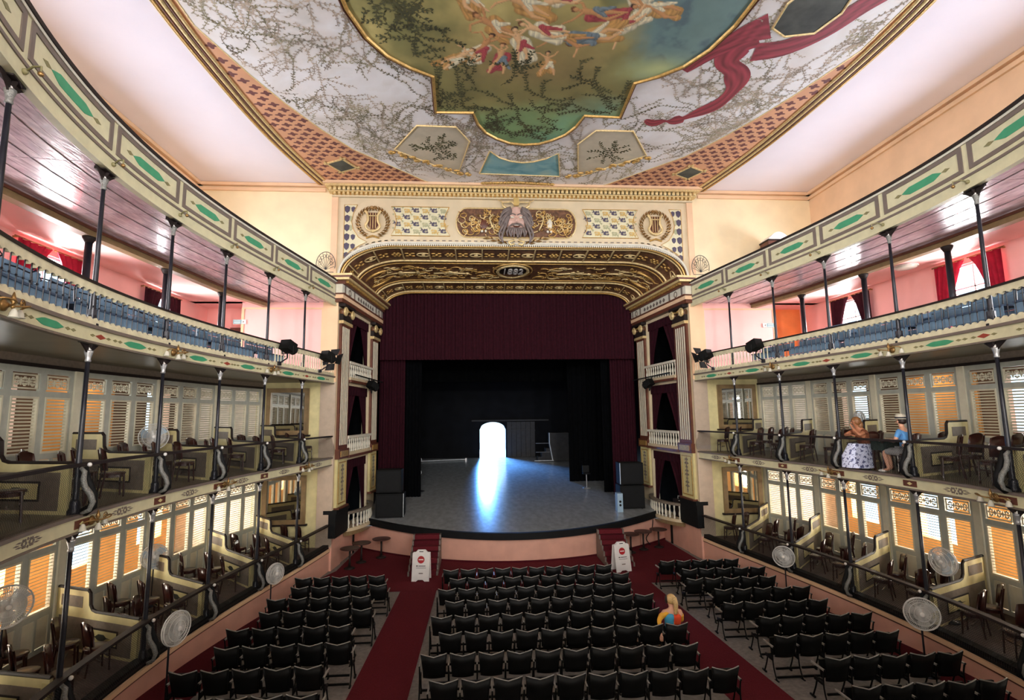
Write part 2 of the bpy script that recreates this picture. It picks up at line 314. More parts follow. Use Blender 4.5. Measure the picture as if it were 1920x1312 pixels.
# front wall beside the proscenium
def fw_box(name, label, m, x0, x1, z0, z1, y0=YF, y1=YF+.3):
    return tag(MB().box(min(x0, x1), max(x0, x1), y0, y1, z0, z1).build(name, m), label, 'wall', kind='structure')
for s in (-1, 1):
    S = SIDE[s]
    fw_box('wall_front', 'cream end wall of the %s lower boxes' % S, 'box_cream', s*7.02, s*9.9, Z1, 3.9)
    fw_box('wall_front', 'cream end wall of the %s upper boxes' % S, 'box_cream', s*7.02, s*9.9, Z2, 6.9)
    fw_box('wall_front', 'pink end wall of the %s gallery' % S, 'gallery_pink', s*7.02, s*10.6, Z3, 10.06)
    fw_box('wall_front', 'pale yellow front wall %s of the proscenium frieze' % S, 'wall_yellow', s*7.0, s*12.6, 10.1, ZC+.05)
    w = fw_box('wall_front', 'pier strip beside the %s proscenium pilaster' % S, 'pier_taupe', s*6.98, s*7.55, .84, 6.9, YF-.04, YF); MB().box(min(s*6.98, s*7.55), max(s*6.98, s*7.55), YF-.04, YF, 6.9, 11.0).build('upper_strip', 'wall_peach', w)
    w = fw_box('wall_recess', '%s recess wall at the end of the %s gallery' % (('pink', 'orange')[(s+1)//2], S), ('gallery_pink', 'orange')[(s+1)//2], s*10.5, s*12.6, Z3, 10.06, 21.4, 21.6)
    MB().box(min(s*10.5, s*10.62), max(s*10.5, s*10.62), YF+.3, 21.4, Z3, 10.06).build('recess_side', 'gallery_pink', w)
    MB().box(min(s*10.5, s*12.6), max(s*10.5, s*12.6), 20.1, 21.6, 10.0, 10.06).build('recess_soffit', 'gallery_pink', w)
    mb = MB().box(min(s*10.72, s*11.55), max(s*10.72, s*11.55), 21.33, 21.4, Z3, 9.2); mb.build('recess_door', 'brown_red' if s < 0 else 'orange', w)
    fw_box('wall_front', 'cream corridor end wall behind the %s box doors' % S, 'corridor_pale', s*9.9, s*12.6, 0, 6.95)
    # frames of pilaster strips on the pink wall
    t = struct('trim_%d' % (1 if s < 0 else 2), 'peach frame strips round the pink %s gallery end wall' % S, 'trim')
    for a, b, c, d in ((7.02, 10.6, 9.72, 9.78), (7.55, 7.6, Z3, 9.72), (10.5, 10.6, Z3, 9.72)):
        MB().box(min(s*a, s*b), max(s*a, s*b), YF-.03, YF, c, d).build('strip', 'wall_peach', t)
# rear wall, with unseen openings added to let the fill light in
mb = MB(); xs = [-12.7]
for c in (-7.5, -2.5, 2.5, 7.5):
    mb.box(xs[-1], c-.8, -3.9, -3.6, 0, ZC); mb.box(c-.8, c+.8, -3.9, -3.6, 0, 4.4); mb.box(c-.8, c+.8, -3.9, -3.6, 6.4, 7.95); mb.box(c-.8, c+.8, -3.9, -3.6, 9.85, 11.65); mb.box(c-.8, c+.8, -3.9, -3.6, 13.55, ZC); xs.append(c+.8)
mb.box(xs[-1], 12.7, -3.9, -3.6, 0, ZC); tag(mb.build('wall_back', 'wall_peach'), 'peach rear wall behind the spectators, with openings added for fill light', 'wall', kind='structure')
# ceiling and its wall cornice
tag(MB().box(-12.75, 12.75, -3.9, 21.6, ZC, ZC+.2).build('ceiling', 'ceiling_white'), 'white plaster ceiling around the painted canvas', 'ceiling', kind='structure')
t = struct('trim_3', 'moulded peach cornice where ceiling meets outer walls', 'trim')
for s in (-1, 1):
    for r, zz in ((.16, ZC-.07), (.09, ZC-.26)):
        MB().box(min(s*12.5, s*(12.5-r)), max(s*12.5, s*(12.5-r)), -3.6, YF, zz-.06, zz+.06).build('cornice_strip', 'wall_peach', t)
        MB().box(min(s*7.6, s*12.5), max(s*7.6, s*12.5), YF-r, YF, zz-.06, zz+.06).build('cornice_strip', 'wall_peach', t)
# ------------------------------------------------------------------ painted ceiling
def zplate(mb, poly, z0, z1):
    n = len(poly); b = len(mb.v); mb.v += [(x, y, z0) for x, y in poly]+[(x, y, z1) for x, y in poly]
    mb.f += [tuple(b+i for i in range(n))[::-1], tuple(b+n+i for i in range(n))]+[(b+i, b+(i+1) % n, b+n+(i+1) % n, b+n+i) for i in range(n)]; return mb
FR = [(7.6, 20.1), (7.92, 18.6), (8.2, 17.0), (8.36, 15.6), (8.45, 14.4), (8.53, 12.8), (8.56, 11.5), (8.5, 10.0), (8.25, 8.2), (7.7, 6.4), (6.8, 4.8), (5.4, 3.2), (3.6, 2.1), (1.8, 1.5)]
frame = FR+[(0, 1.3)]+[(-x, y) for x, y in FR[::-1]]
def smooth(P, n=4, closed=False):
    out = []; N = len(P)
    for i in range(N if closed else N-1):
        p = [P[(i+k) % N] if closed else P[max(0, min(N-1, i+k))] for k in (-1, 0, 1, 2)]
        for q in range(n):
            t = q/n; out.append(tuple(.5*((2*p[1][d])+(-p[0][d]+p[2][d])*t+(2*p[0][d]-5*p[1][d]+4*p[2][d]-p[3][d])*t*t+(-p[0][d]+3*p[1][d]-3*p[2][d]+p[3][d])*t**3) for d in range(len(P[0]))))
    if not closed: out.append(tuple(P[-1]))
    return out
framec = smooth(frame, 4)
cp = struct('ceiling_canvas', 'large painted canvas ceiling in its gilded frame', 'ceiling painting')
zplate(MB(), framec, ZC-.02, ZC).build('terracotta_ground', 'terracotta', cp)
mb = MB()
for d, r, zz, fm in ((0, .055, ZC-.06, 'gold_light'), (-.09, .04, ZC-.06, 'brown_red'), (-.17, .045, ZC-.05, 'gold'), (.09, .04, ZC-.05, 'brown_red'), (.16, .045, ZC-.04, 'gold_light'), (-.25, .025, ZC-.03, 'gold_light')):
    P = []
    for i, (x, y) in enumerate(framec):
        a, b = framec[max(0, i-1)], framec[min(len(framec)-1, i+1)]; tx, ty = b[0]-a[0], b[1]-a[1]; l = hypot(tx, ty) or 1
        P.append((x-ty/l*d*-1, y+tx/l*d*-1, zz))
    MB().tube(P, r, 8).build('frame_moulding', fm, cp, True)
# white field with vines: a large round, seen to touch the cornice
def fieldx(y):   # half width of white field at y
    pts = [(19.95, 2.9), (19.6, 3.6), (18.4, 4.75), (17.2, 5.9), (16.0, 6.6), (14.6, 7.25), (13.4, 7.7), (11.6, 8.25), (9.0, 8.2), (6.0, 7.3), (4.0, 6.0), (2.2, 3.4), (1.6, 1.5)]
    for (y1, x1), (y0, x0) in zip(pts, pts[1:]):
        if y0 <= y <= y1: return x0+(x1-x0)*(y-y0)/(y1-y0)
    return 0
fy = [19.95, 19.6, 19.0, 18.4, 17.8, 17.2, 16.6, 16.0, 15.3, 14.6, 14.0, 13.4, 12.5, 11.6, 10.3, 9, 7.5, 6, 5, 4, 3, 2.2, 1.6]
zplate(MB(), [(fieldx(y), y) for y in fy]+[(-fieldx(y), y) for y in fy[::-1]], ZC-.03, ZC-.015).build('white_field', 'fresco_white', cp)
MB().tube([(fieldx(y), y, ZC-.03) for y in fy], .02, 6).build('field_border', 'gold_light', cp); MB().tube([(-fieldx(y), y, ZC-.03) for y in fy], .02, 6).build('field_border', 'gold_light', cp)
# central painting outline
ov = [(0, 16.6), (.5, 16.52), (.95, 16.25), (1.32, 15.9), (1.58, 15.4), (1.72, 14.8), (2.85, 14.82), (2.8, 13.15), (3.35, 12.85), (3.9, 12.4), (4.3, 11.75), (4.55, 10.9), (4.65, 9.8), (4.6, 8.6), (4.3, 7.4), (3.8, 6.5), (2.8, 6.1), (2.85, 4.6), (1.7, 4.6), (1.5, 3.9), (.95, 3.2), (0, 2.9)]
oval = ov+[(-x, y) for x, y in ov[-2:0:-1]]
zplate(MB(), oval, ZC-.045, ZC-.03).build('centre_painting', 'fresco', cp)
for r, dd, m in ((.05, 0, 'gold'), (.025, .07, 'brown_red')):
    P = [(x*(1+dd/4), 9.75+(y-9.75)*(1+dd/6), ZC-.05) for x, y in oval]; MB().tube(P+[P[0]], r, 6).build('painting_frame', m, cp)
# the oil painting itself: a fine canvas whose pigment is stored per vertex
def inov_np(X, Y):
    c = np.zeros(X.shape, bool); j = len(oval)-1
    for i in range(len(oval)):
        (xi, yi), (xj, yj) = oval[i], oval[j]
        if yi != yj: c ^= ((yi > Y) != (yj > Y)) & (X < (xj-xi)*(Y-yi)/(yj-yi)+xi)
        j = i
    return c
rn = np.random.RandomState(4)
def vnoise(X, Y, f):
    g = rn.rand(64, 64); u, v = X*f+20, Y*f+20; i, j = np.floor(u).astype(int), np.floor(v).astype(int); a, b = u-i, v-j; a = a*a*(3-2*a); b = b*b*(3-2*b)
    G = lambda p, q: g[p % 64, q % 64]
    return (G(i, j)*(1-a)+G(i+1, j)*a)*(1-b)+(G(i, j+1)*(1-a)+G(i+1, j+1)*a)*b
def fbm(X, Y, f): return sum(vnoise(X, Y, f*2**k)*.5**(k+1) for k in range(5))/.97
xs_ = np.arange(-4.72, 4.73, .028); ys_ = np.arange(8.4, 16.66, .028); X, Y = np.meshgrid(xs_, ys_)
def L_(c): return np.array(lin(c))
def blend(C, c, w): return C*(1-w[..., None])+L_(c)*w[..., None]
ss = lambda e0, e1, v: (lambda t: t*t*(3-2*t))(np.clip((v-e0)/(e1-e0), 0, 1))
n1, n2, n3 = fbm(X, Y, .7), fbm(X, Y, 1.6), fbm(X, Y, .45)
C_ = np.ones(X.shape+(3,))*L_((140, 128, 78))
C_ = blend(C_, (192, 176, 112), ss(.45, .75, n1)*ss(1.0, -3.5, X)); C_ = blend(C_, (96, 96, 56), ss(.5, .3, n1)*.8)
C_ = blend(C_, (112, 92, 58), np.exp(-((X+.2)/2.4)**2-((Y-12.6)/1.3)**2)*.8)
C_ = blend(C_, (84, 108, 106), ss(1.6, 3.0, X+.35*(n2-.5)*4-.45*(Y-11.5))*.95); C_ = blend(C_, (58, 72, 80), ss(.5, .68, n2)*ss(2.0, 3.4, X)*.8)
C_ = blend(C_, (150, 156, 104), np.exp(-((X-3.2)/.9)**2-((Y-12.6)/.45)**2)*.85)
C_ = blend(C_, (104, 96, 56), ss(12.9, 13.7, Y+.5*(n2-.5))*.8); C_ = blend(C_, (104, 128, 84), ss(14.0, 15.4, Y+1.6*(n1-.5))*.95); C_ = blend(C_, (92, 140, 120), ss(.5, .7, n3)*ss(13.5, 14.5, Y)*ss(-.5, .8, X)*.5)
C_ *= (1.30+.75*n2)[..., None]
def cap(C, a, b, r0, r1, c, fold=0):
    ax, ay = a; dx, dy = b[0]-ax, b[1]-ay; l2 = dx*dx+dy*dy+1e-9
    x0, x1 = min(ax, b[0])-.5, max(ax, b[0])+.5; y0, y1 = min(ay, b[1])-.5, max(ay, b[1])+.5
    i0, i1 = np.searchsorted(ys_, (y0, y1)); j0, j1 = np.searchsorted(xs_, (x0, x1)); x, y = X[i0:i1, j0:j1], Y[i0:i1, j0:j1]
    if x.size == 0: return
    t = np.clip(((x-ax)*dx+(y-ay)*dy)/l2, 0, 1); ox, oy = x-ax-t*dx, y-ay-t*dy; r = r0+(r1-r0)*t; q = np.hypot(ox, oy)/r
    nx, ny = ox/r, oy/r; nz = np.sqrt(np.clip(1-q*q, 0, 1)); sh = .62+.46*nz+.30*(-.5*nx-.75*ny)
    if fold: sh = sh*(.92+.16*np.sin(8*(nx+.4*np.sin(5*t+ax))+5*t)+.10*np.sin(15*(nx-.5*t)+ay*7))*1.1
    w = ss(1.06, .88, q); C[i0:i1, j0:j1] = C[i0:i1, j0:j1]*(1-w[..., None])+L_(c)*np.clip(sh, .12, 1.3)[..., None]*w[..., None]
FIG = [(-2.05, 12.35, 2.5, .72, 0), (-1.45, 11.95, 2.1, .75, 1), (-1.0, 12.3, 1.7, .75, 2), (-.55, 11.75, 1.3, .78, 1), (-1.25, 11.2, .7, .8, 0), (.25, 12.45, 1.5, .62, 0), (-.1, 11.3, .4, .8, 1), (.55, 11.55, .2, .8, 3), (1.2, 11.5, -.4, .9, 0), (1.85, 11.1, -.8, .8, 1), (1.1, 10.7, .2, .8, 2), (-.6, 10.5, .6, .85, 0), (.2, 10.4, -.2, .8, 1), (2.4, 10.5, .1, .75, 0), (1.6, 10.0, .4, .8, 1), (-1.9, 10.3, 1.1, .75, 0), (.6, 9.6, .3, .8, 2), (-1.0, 9.5, .9, .8, 1)]
rf = random.Random(5); DC = ((196, 148, 84), (226, 214, 178), (176, 76, 78), (120, 134, 138)); FC = ((222, 172, 118), (204, 148, 96), (230, 186, 134))
for ii, (fx, fy_, ang, k, dc) in enumerate(FIG[::-1]):
    def R(x, y): return (fx+k*(x*cos(ang)-y*sin(ang)), fy_+k*(x*sin(ang)+y*cos(ang)))
    J = lambda s_: rf.uniform(-s_, s_); fc = FC[ii % 3]
    for q in range(5): cap(C_, R(.1+J(.2), J(.2)), R(.75+J(.25), J(.35)), k*.2, k*(.10+abs(J(.08))), DC[dc], 1)
    k1, k2 = (.50+J(.06), .16+J(.12)), (.54+J(.06), -.18+J(.12)); f1, f2 = (k1[0]+.32, k1[1]-.12+J(.2)), (k2[0]+.34, k2[1]+J(.2)); e1, e2 = (-.50+J(.08), .34+J(.1)), (-.54+J(.08), -.26+J(.12)); h1, h2 = (e1[0]+J(.25), e1[1]+.22), (e2[0]-.2, e2[1]+J(.15))
    for p, q, r0, r1 in (((.18, -.07), k2, .10, .07), (k2, f2, .068, .035), ((-.33, -.06), e2, .05, .04), (e2, h2, .04, .025), ((-.30, .03), (-.05, 0), .13, .105), ((-.05, 0), (.16, -.02), .105, .13), ((.18, .05), k1, .10, .072), (k1, f1, .068, .035), ((-.33, .10), e1, .05, .04), (e1, h1, .04, .025), ((-.42, .03), (-.46, .03), .05, .05)): cap(C_, R(*p), R(*q), k*r0, k*r1, fc)
    cap(C_, R(-.60, .06), R(-.64, .0), k*.09, k*.085, ((70, 46, 34), (120, 76, 44))[ii % 2]); cap(C_, R(-.54, .03), R(-.56, .03), k*.085, k*.08, fc)
    cap(C_, R(.0, -.14), R(.36, .04), k*.11, k*.06, DC[(dc+1) % 4], 1); cap(C_, R(.15, -.16), R(.5+J(.2), -.34+J(.1)), k*.10, k*.05, DC[(dc+1) % 4], 1)
ins = inov_np(X*1.004, 9.75+(Y-9.75)*1.004); ny_, nx_ = X.shape; idx = np.full(X.shape, -1); idx[ins] = np.arange(ins.sum())
f4 = np.stack([idx[:-1, :-1], idx[:-1, 1:], idx[1:, 1:], idx[1:, :-1]], -1).reshape(-1, 4); f4 = f4[(f4 >= 0).all(1)]
vv = np.stack([X[ins], Y[ins], np.full(ins.sum(), ZC-.046)], 1)
me = bpy.data.meshes.new('oil_painting'); me.from_pydata(vv.tolist(), [], f4.tolist()); me.materials.append(MATS['oil_paint'])
at_ = me.color_attributes.new('paint', 'FLOAT_COLOR', 'POINT'); cc = np.ones((len(vv), 4)); cc[:, :3] = np.clip(C_[ins], 0, 1); at_.data.foreach_set('color', cc.ravel()); put('oil_painting', me, cp)
# vines: leaf sprays over the white field and over the foot of the centre painting
def inov(x, y):
    c = False; j = len(oval)-1
    for i in range(len(oval)):
        (xi, yi), (xj, yj) = oval[i], oval[j]
        if (yi > y) != (yj > y) and x < (xj-xi)*(y-yi)/(yj-yi)+xi: c = not c
        j = i
    return c
rv = random.Random(3)
def spray(mb, x, y, ang, steps, z, test, sz=.07):
    z0 = z
    for i in range(steps):
        nx, ny = x+.11*cos(ang), y+.11*sin(ang)
        if not test(nx, ny): ang += 1.3; continue
        z += rv.uniform(-1, 1)*.0012; z = max(z0-.006, min(z0, z)); w = .008; px, py = -sin(ang)*w, cos(ang)*w; b = len(mb.v)
        mb.v += [(x+px, y+py, z), (nx+px, ny+py, z), (nx-px, ny-py, z), (x-px, y-py, z)]; mb.f.append((b, b+1, b+2, b+3))
        for k in (-1, 1):
            if rv.random() < .88:
                a = ang+k*(.6+.5*rv.random()); l = sz*(.7+.7*rv.random()); b = len(mb.v); c, d = cos(a), sin(a); ww = l*.26
                mb.v += [(nx, ny, z), (nx+c*l*.5-d*ww, ny+d*l*.5+c*ww, z), (nx+c*l, ny+d*l, z), (nx+c*l*.5+d*ww, ny+d*l*.5-c*ww, z)]; mb.f.append((b, b+1, b+2, b+3))
        if rv.random() < .10 and steps > 6: spray(mb, nx, ny, ang+rv.choice((-1, 1))*.9, steps//2, z, test, sz)
        ang += rv.uniform(-.38, .38); x, y = nx, ny
tw = lambda x, y: 8.5 < y < 19.8 and abs(x) < fieldx(y)-.12 and not inov(x*.985, 9.75+(y-9.75)*.985)
for nm, m, n in (('vine_spray', 'leaf_paint', 80), ('vine_spray', 'leaf_paint_b', 80), ('vine_spray', 'leaf_olive', 24)):
    mb = MB(); c = 0
    while c < n:
        y = rv.uniform(9.5, 19.6); x = rv.uniform(-8, 8)
        if tw(x, y) and (rv.random() < .35+.65*(abs(x)+(y-9))/14): spray(mb, x, y, rv.uniform(0, 6.28), 18, ZC-.034, tw); c += 1
    o = mb.build(nm, m, cp); o['kind'] = 'stuff'
to = lambda x, y: inov(x*1.03, 9.75+(y-9.75)*1.03)
mb = MB(); c = 0
while c < 34:
    y = rv.uniform(13.2, 16.3) if c < 24 else rv.uniform(9, 13); x = rv.uniform(-2.6, 2.6) if c < 24 else rv.uniform(-4.3, -2.6)
    if to(x, y): spray(mb, x, y, rv.uniform(0, 6.28), 14, ZC-.05, to, .1); c += 1
o = mb.build('painted_foliage', 'leaf_dark', cp); o['kind'] = 'stuff'
# side panels
def panel(poly, m, fr=True):
    zplate(MB(), poly, ZC-.05, ZC-.03).build('painted_panel', m, cp)
    if fr: MB().tube([(x, y, ZC-.05) for x, y in poly+[poly[0]]], .03, 6).build('panel_frame', 'gold_light', cp)
hexa = [(4.45, 17.15), (3.5, 15.6), (2.28, 15.62), (1.85, 16.5), (2.32, 18.9)]
for s in (-1, 1):
    panel([(s*x, y) for x, y in hexa], 'flower_panel')
    mb = MB()
    for i in range(9): spray(mb, s*3.0, 17.0, .5+.7*i, 7, ZC-.053, lambda x, y: 2.3 < abs(x) < 3.9 and 15.8 < y < 18.2, .11)
    o = mb.build('painted_bouquet', 'leaf_dark', cp); o['kind'] = 'stuff'
    for i in range(22):     # gilded relief garland under each panel
        t = i/21; x = 4.6-2.7*t+.06*sin(i*2.1); y = 17.25+1.7*t+.08*cos(i*1.7); M = Matrix.Translation((s*x, y, ZC-.06))
        MB().ball((0, 0, 0), .1+.04*sin(i*3), .07+.03*cos(i*2), .06).build('garland_leaf', 'gold', cp, True, M=M)
    pts = [(s*6.55, 18.4)]
    MB().box(-.33, .33, -.33, .33, -.02, .02).build('corner_picture', 'portrait', cp, M=Matrix.Translation((s*6.55, 18.4, ZC-.04)) @ Matrix.Rotation(s*.5, 4, 'Z'))
    for k in range(4): MB().box(-.5, .5, .34, .4, -.03, .01).build('corner_batten', 'gold_light', cp, M=Matrix.Translation((s*6.55, 18.4, ZC-.04)) @ Matrix.Rotation(s*.5+k*pi/2, 4, 'Z'))
panel([(-1.5, 18.8), (-1.15, 17.1), (-.8, 17.55), (-.35, 17.8), (0.05, 17.88), (.45, 17.8), (.9, 17.55), (1.28, 17.15), (1.6, 18.9)], 'sky_panel')
for i in range(20): MB().ball((0, 0, 0), .1+.03*sin(i*2), .07, .06).build('garland_leaf', 'gold', cp, True, M=Matrix.Translation((-1.35+2.75*i/19, 19.5+.22*abs(i/19-.5), ZC-.06)))
panel([(5.5, 10.95), (5.42, 10.2), (5.7, 9.5), (6.3, 9.3), (6.7, 9.6), (6.85, 10.4), (6.62, 11.05), (5.95, 11.2)], 'portrait')
dr = smooth([(3.7, 14.95), (4.0, 15.12), (4.3, 15.0), (4.65, 14.95), (5.1, 14.6), (5.6, 14.0), (5.72, 13.2), (5.45, 12.6), (5.0, 12.2), (5.0, 11.6), (5.35, 11.3)], 8)
def ribbon(P, wf, z):
    rows = []; cs = []; N_ = 25
    for i, p in enumerate(P):
        a, b = P[max(0, i-1)], P[min(len(P)-1, i+1)]; tx, ty = b[0]-a[0], b[1]-a[1]; l = hypot(tx, ty) or 1; w = wf(i/(len(P)-1)); tt = i/(len(P)-1)
        row = []
        for j in range(N_):
            u = -1+2*j/(N_-1); row.append((p[0]-ty/l*w*u, p[1]+tx/l*w*u, z)); f_ = .5+.5*sin(u*7+3*sin(tt*9)+tt*6); g_ = .5+.5*sin(u*15-tt*11)
            cs.append([x*(.55+.55*f_+.25*g_) for x in lin((150, 52, 64))])
        rows.append(row)
    m = MB().grid(rows); me = m.mesh('painted_drape', 'oil_paint'); at = me.color_attributes.new('paint', 'FLOAT_COLOR', 'POINT'); at.data.foreach_set('color', [v for c in cs for v in (*c, 1)])
    class K:
        def build(s, name, mm, par): return put(name, me, par)
    return K()
ribbon(dr, lambda t: .05+.13*abs(sin(t*14))*(t < .35)+.34*max(0, (t-.25)/.75)**.6+.05*sin(t*31)*(t > .3), ZC-.04).build('painted_drape', 'drape_rose', cp)
ribbon(smooth([(4.0, 12.6), (4.5, 11.8), (5.0, 11.2), (5.4, 10.9)], 5), lambda t: .12+.35*t, ZC-.041).build('painted_drape', 'drape_rose', cp)
ribbon(smooth([(5.5, 11.8), (6.2, 11.6), (6.8, 11.0), (7.2, 10.2), (7.6, 9.6)], 5), lambda t: .34-.1*t, ZC-.0415).build('painted_drape', 'drape_rose', cp)
# quatrefoils stencilled on the terracotta corners
q = MB()
q.add([(0, 0, 0)]+[(.175*(.74+.26*cos(4*a))*cos(a), .125*(.74+.26*cos(4*a))*sin(a), 0) for a in [2*pi*i/24 for i in range(24)]], [(0, 1+i, 1+(i+1) % 24) for i in range(24)])
qm = q.mesh('quatrefoil', 'quatrefoil')
def frx(y):
    for (x1, y1), (x0, y0) in zip(FR, FR[1:]):
        if y0 <= y <= y1: return x0+(x1-x0)*(y-y0)/(y1-y0)
    return 0
r_ = 0; y = 19.85
while y > 11.5:
    x = 3.0+(.20 if r_ % 2 else 0)
    while x < 8.6:
        if fieldx(y)+.12 < x < frx(y)-.3 and hypot(x-6.55, y-18.4) > .62:
            for s in (-1, 1): put('quatrefoil', qm, cp, (s*x, y, ZC-.023))
        x += .40
    y -= .27; r_ += 1
# ================================================================== balconies
def lozenge(mb, s, a, z, hw, hh, off, tip=.28, n=10):
    f = lambda t: min(1, min(t, 1-t)/tip)
    return cstrip(mb, s, a-hw, a+hw, lambda t: z-hh*max(.02, f(t)), lambda t: z+hh*max(.02, f(t)), off, .01, n)
for s in (-1, 1):
    S = SIDE[s]
    # ---- top gallery parapet, panel by panel
    p = struct('parapet_top_'+S, 'cream top gallery parapet with green lozenge panels, %s side' % S, 'parapet')
    mb = MB(); cstrip(mb, s, 0, AEND+1.5, 9.86, 10.82, 0, .1, 70); mb.build('parapet_board', 'fascia', p)
    mb = MB(); cstrip(mb, s, 0, AEND+1.5, 10.80, 10.87, -.05, .2, 70); mb.build('top_rail', 'box_dark', p)
    mb = MB(); cstrip(mb, s, 0, AEND+1.5, 10.75, 10.80, -.03, .12, 70); mb.build('top_moulding', 'plaster_pale', p)
    mb = MB(); cstrip(mb, s, 0, AEND+1.5, 10.07, 10.12, -.02, .12, 70); mb.build('grey_line', 'taupe', p)
    mb = MB(); cstrip(mb, s, 0, AEND+1.5, 9.84, 9.88, -.02, .12, 70); mb.build('lower_lip', 'fascia', p)
    bnd = BAYA+[AEND+1.5]
    for i in range(len(bnd)-1):
        a0, a1 = bnd[i]+.07, bnd[i+1]-.07; w = .082
        if i == 0: a0 = bnd[0]+.05
        f = MB()
        for q0, q1, l, h in ((a0, a1, 10.66, 10.66+w), (a0, a1, 10.20, 10.20+w), (a0, a0+w*1.3, 10.20+w, 10.66), (a1-w*1.3, a1, 10.20+w, 10.66)): cstrip(f, s, q0, q1, l, h, -.018, .03, 10)
        f = f.build('panel_frame', 'taupe', p); c = (a0+a1)/2; L = (a1-a0)
        lz = MB(); lozenge(lz, s, c, 10.46, L*.25, .085, -.008, .18); lz.build('green_lozenge', 'green', f)
        for k in (-1, 1): lz = MB(); lozenge(lz, s, c+k*L*.30, 10.46, L*.05, .04, -.008, .5, 6); lz.build('small_diamond', 'olive', f)
    # ---- gallery railing (iron rods between scalloped boards) on its painted fascia
    fz = struct('fascia_gallery_'+S, 'cream gallery fascia with green and red diamonds, %s side' % S, 'fascia')
    mb = MB(); cstrip(mb, s, 0, AEND+1.5, 6.84, 7.06, 0, .08, 70); mb.build('fascia_board', 'fascia', fz)
    mb = MB(); cstrip(mb, s, 0, AEND+1.5, 7.06, 7.115, -.05, .16, 70); mb.build('upper_moulding', 'taupe', fz)
    mb = MB(); cstrip(mb, s, 0, AEND+1.5, 6.815, 6.85, -.02, .1, 70); mb.build('lower_moulding', 'box_brown', fz)
    for i in range(len(bnd)-1):
        c = (bnd[i]+bnd[i+1])/2
        lz = MB(); lozenge(lz, s, c, 6.95, .36, .055, -.008, .25); lz.build('green_lozenge', 'green', fz)
        for k in (-.47, -.62, .47, .62): lz = MB(); lozenge(lz, s, c+k, 6.95, .07, .026, -.008, .5, 4); lz.build('small_diamond', 'olive', fz)
        if i % 2 == 0:
            lz = MB(); lozenge(lz, s, bnd[i+1]-.1, 6.95, .15, .045, -.008, .5, 4); lz.build('red_diamond', 'red_mark', fz)
            for k in (-.33, .13): lz = MB(); lozenge(lz, s, bnd[i+1]+k, 6.95, .07, .024, -.008, .5, 4); lz.build('small_diamond', 'olive', fz)
    rl = thing('gallery_railing', 'scalloped railing with thin iron rods along the %s gallery' % S, 'railing')
    SPC = .168; nb = int((AEND+1.2)/SPC)
    bt = MB().tube([(0, 0, 7.2), (0, 0, 7.70)], .0085, 6).ball((0, 0, 7.43), .016, None, .022, 6, 4).mesh('baluster', 'iron')
    bp = MB().tube([(0, 0, 7.2), (0, 0, 7.74)], .016, 6).ball((0, 0, 7.47), .026, None, .03, 6, 4).mesh('baluster', 'cream')
    for i in range(nb): put('baluster', bp if (i+.5)*SPC < COLA[1]-.2 else bt, rl, PT(s, (i+.5)*SPC, .03, 0))
    for i in range(len(bnd)-1):
        a0, a1 = bnd[i], bnd[i+1]
        n = max(8, int((a1-a0)/SPC)*6); fr = lambda t, a0=a0, a1=a1: abs((((a0+(a1-a0)*t)/SPC) % 1)-.5)*2
        mb = MB(); cstrip(mb, s, a0, a1, lambda t: 7.625+.06*sqrt(max(0, 1-fr(t)**2)), 7.80, .01, .045, n); mb.build('scalloped_top_board', 'cream', rl)
        mb = MB(); cstrip(mb, s, a0, a1, 7.115, lambda t: 7.20+.055*fr(t), .01, .045, n); mb.build('scalloped_bottom_board', 'cream', rl)
    mb = MB(); cstrip(mb, s, 0, AEND+1.2, 7.80, 7.84, -.02, .1, 70); mb.build('handrail', 'box_dark', rl)
    # ---- fascia of the upper boxes
    fz = struct('fascia_boxes_'+S, 'cream box tier fascia with grey flower sprigs, %s side' % S, 'fascia')
    mb = MB(); cstrip(mb, s, 0, AEND+1.5, 3.81, 4.03, 0, .08, 70); mb.build('fascia_board', 'fascia', fz)
    mb = MB(); cstrip(mb, s, 0, AEND+1.5, 4.03, 4.085, -.05, .16, 70); mb.build('upper_moulding', 'taupe', fz)
    mb = MB(); cstrip(mb, s, 0, AEND+1.5, 3.785, 3.82, -.02, .1, 70); mb.build('lower_moulding', 'box_brown', fz)
    for i in range(len(bnd)-1):
        c = (bnd[i]+bnd[i+1])/2; mb = MB()
        rd = lambda a_, z_, r_: cstrip(mb, s, a_-r_, a_+r_, lambda t: z_-r_*sqrt(max(.01, 1-(2*t-1)**2)), lambda t: z_+r_*sqrt(max(.01, 1-(2*t-1)**2)), -.008, .01, 6)
        for k in (-1, 1):
            for q in range(6): rd(c+k*.085+.045*cos(q*pi/3), 3.925+.045*sin(q*pi/3), .022)
            for zz, ll in ((.03, .20), (0, .26), (-.03, .20)): lozenge(mb, s, c+k*ll, 3.925+zz, .075, .012, -.008, .5, 4)
        for zz in (-.05, .05): rd(c, 3.925+zz, .02)
        mb.build('flower_sprig', 'taupe', fz)
        if i < len(bnd)-2:
            mb = MB(); cstrip(mb, s, bnd[i+1]-.2, bnd[i+1]+.16, 3.86, 3.99, -.012, .02, 4); mb.build('plaque', 'brown_red', fz)
            mb = MB(); lozenge(mb, s, bnd[i+1]-.02, 3.925, .07, .035, -.02, .5, 4); mb.build('plaque_diamond', 'inset', fz)
    # ---- plank soffit under the top gallery
    sf = struct('ceiling_gallery_'+S, 'varnished plank soffit under the %s top gallery' % S, 'ceiling')
    NP = 14; W_ = 2.62
    for i in range(len(bnd)-1):
        for k in range(NP):
            mb = MB(); o0 = .1+W_*k/NP; zz = 9.99+.012*((k*7+i*3) % 3)/2
            cstrip(mb, s, bnd[i]+.005, bnd[i+1]-.005, zz, 10.06, o0+.006, W_/NP-.012, 5); mb.build('plank', 'plank' if (k+i) % 3 else 'plank_b', sf)
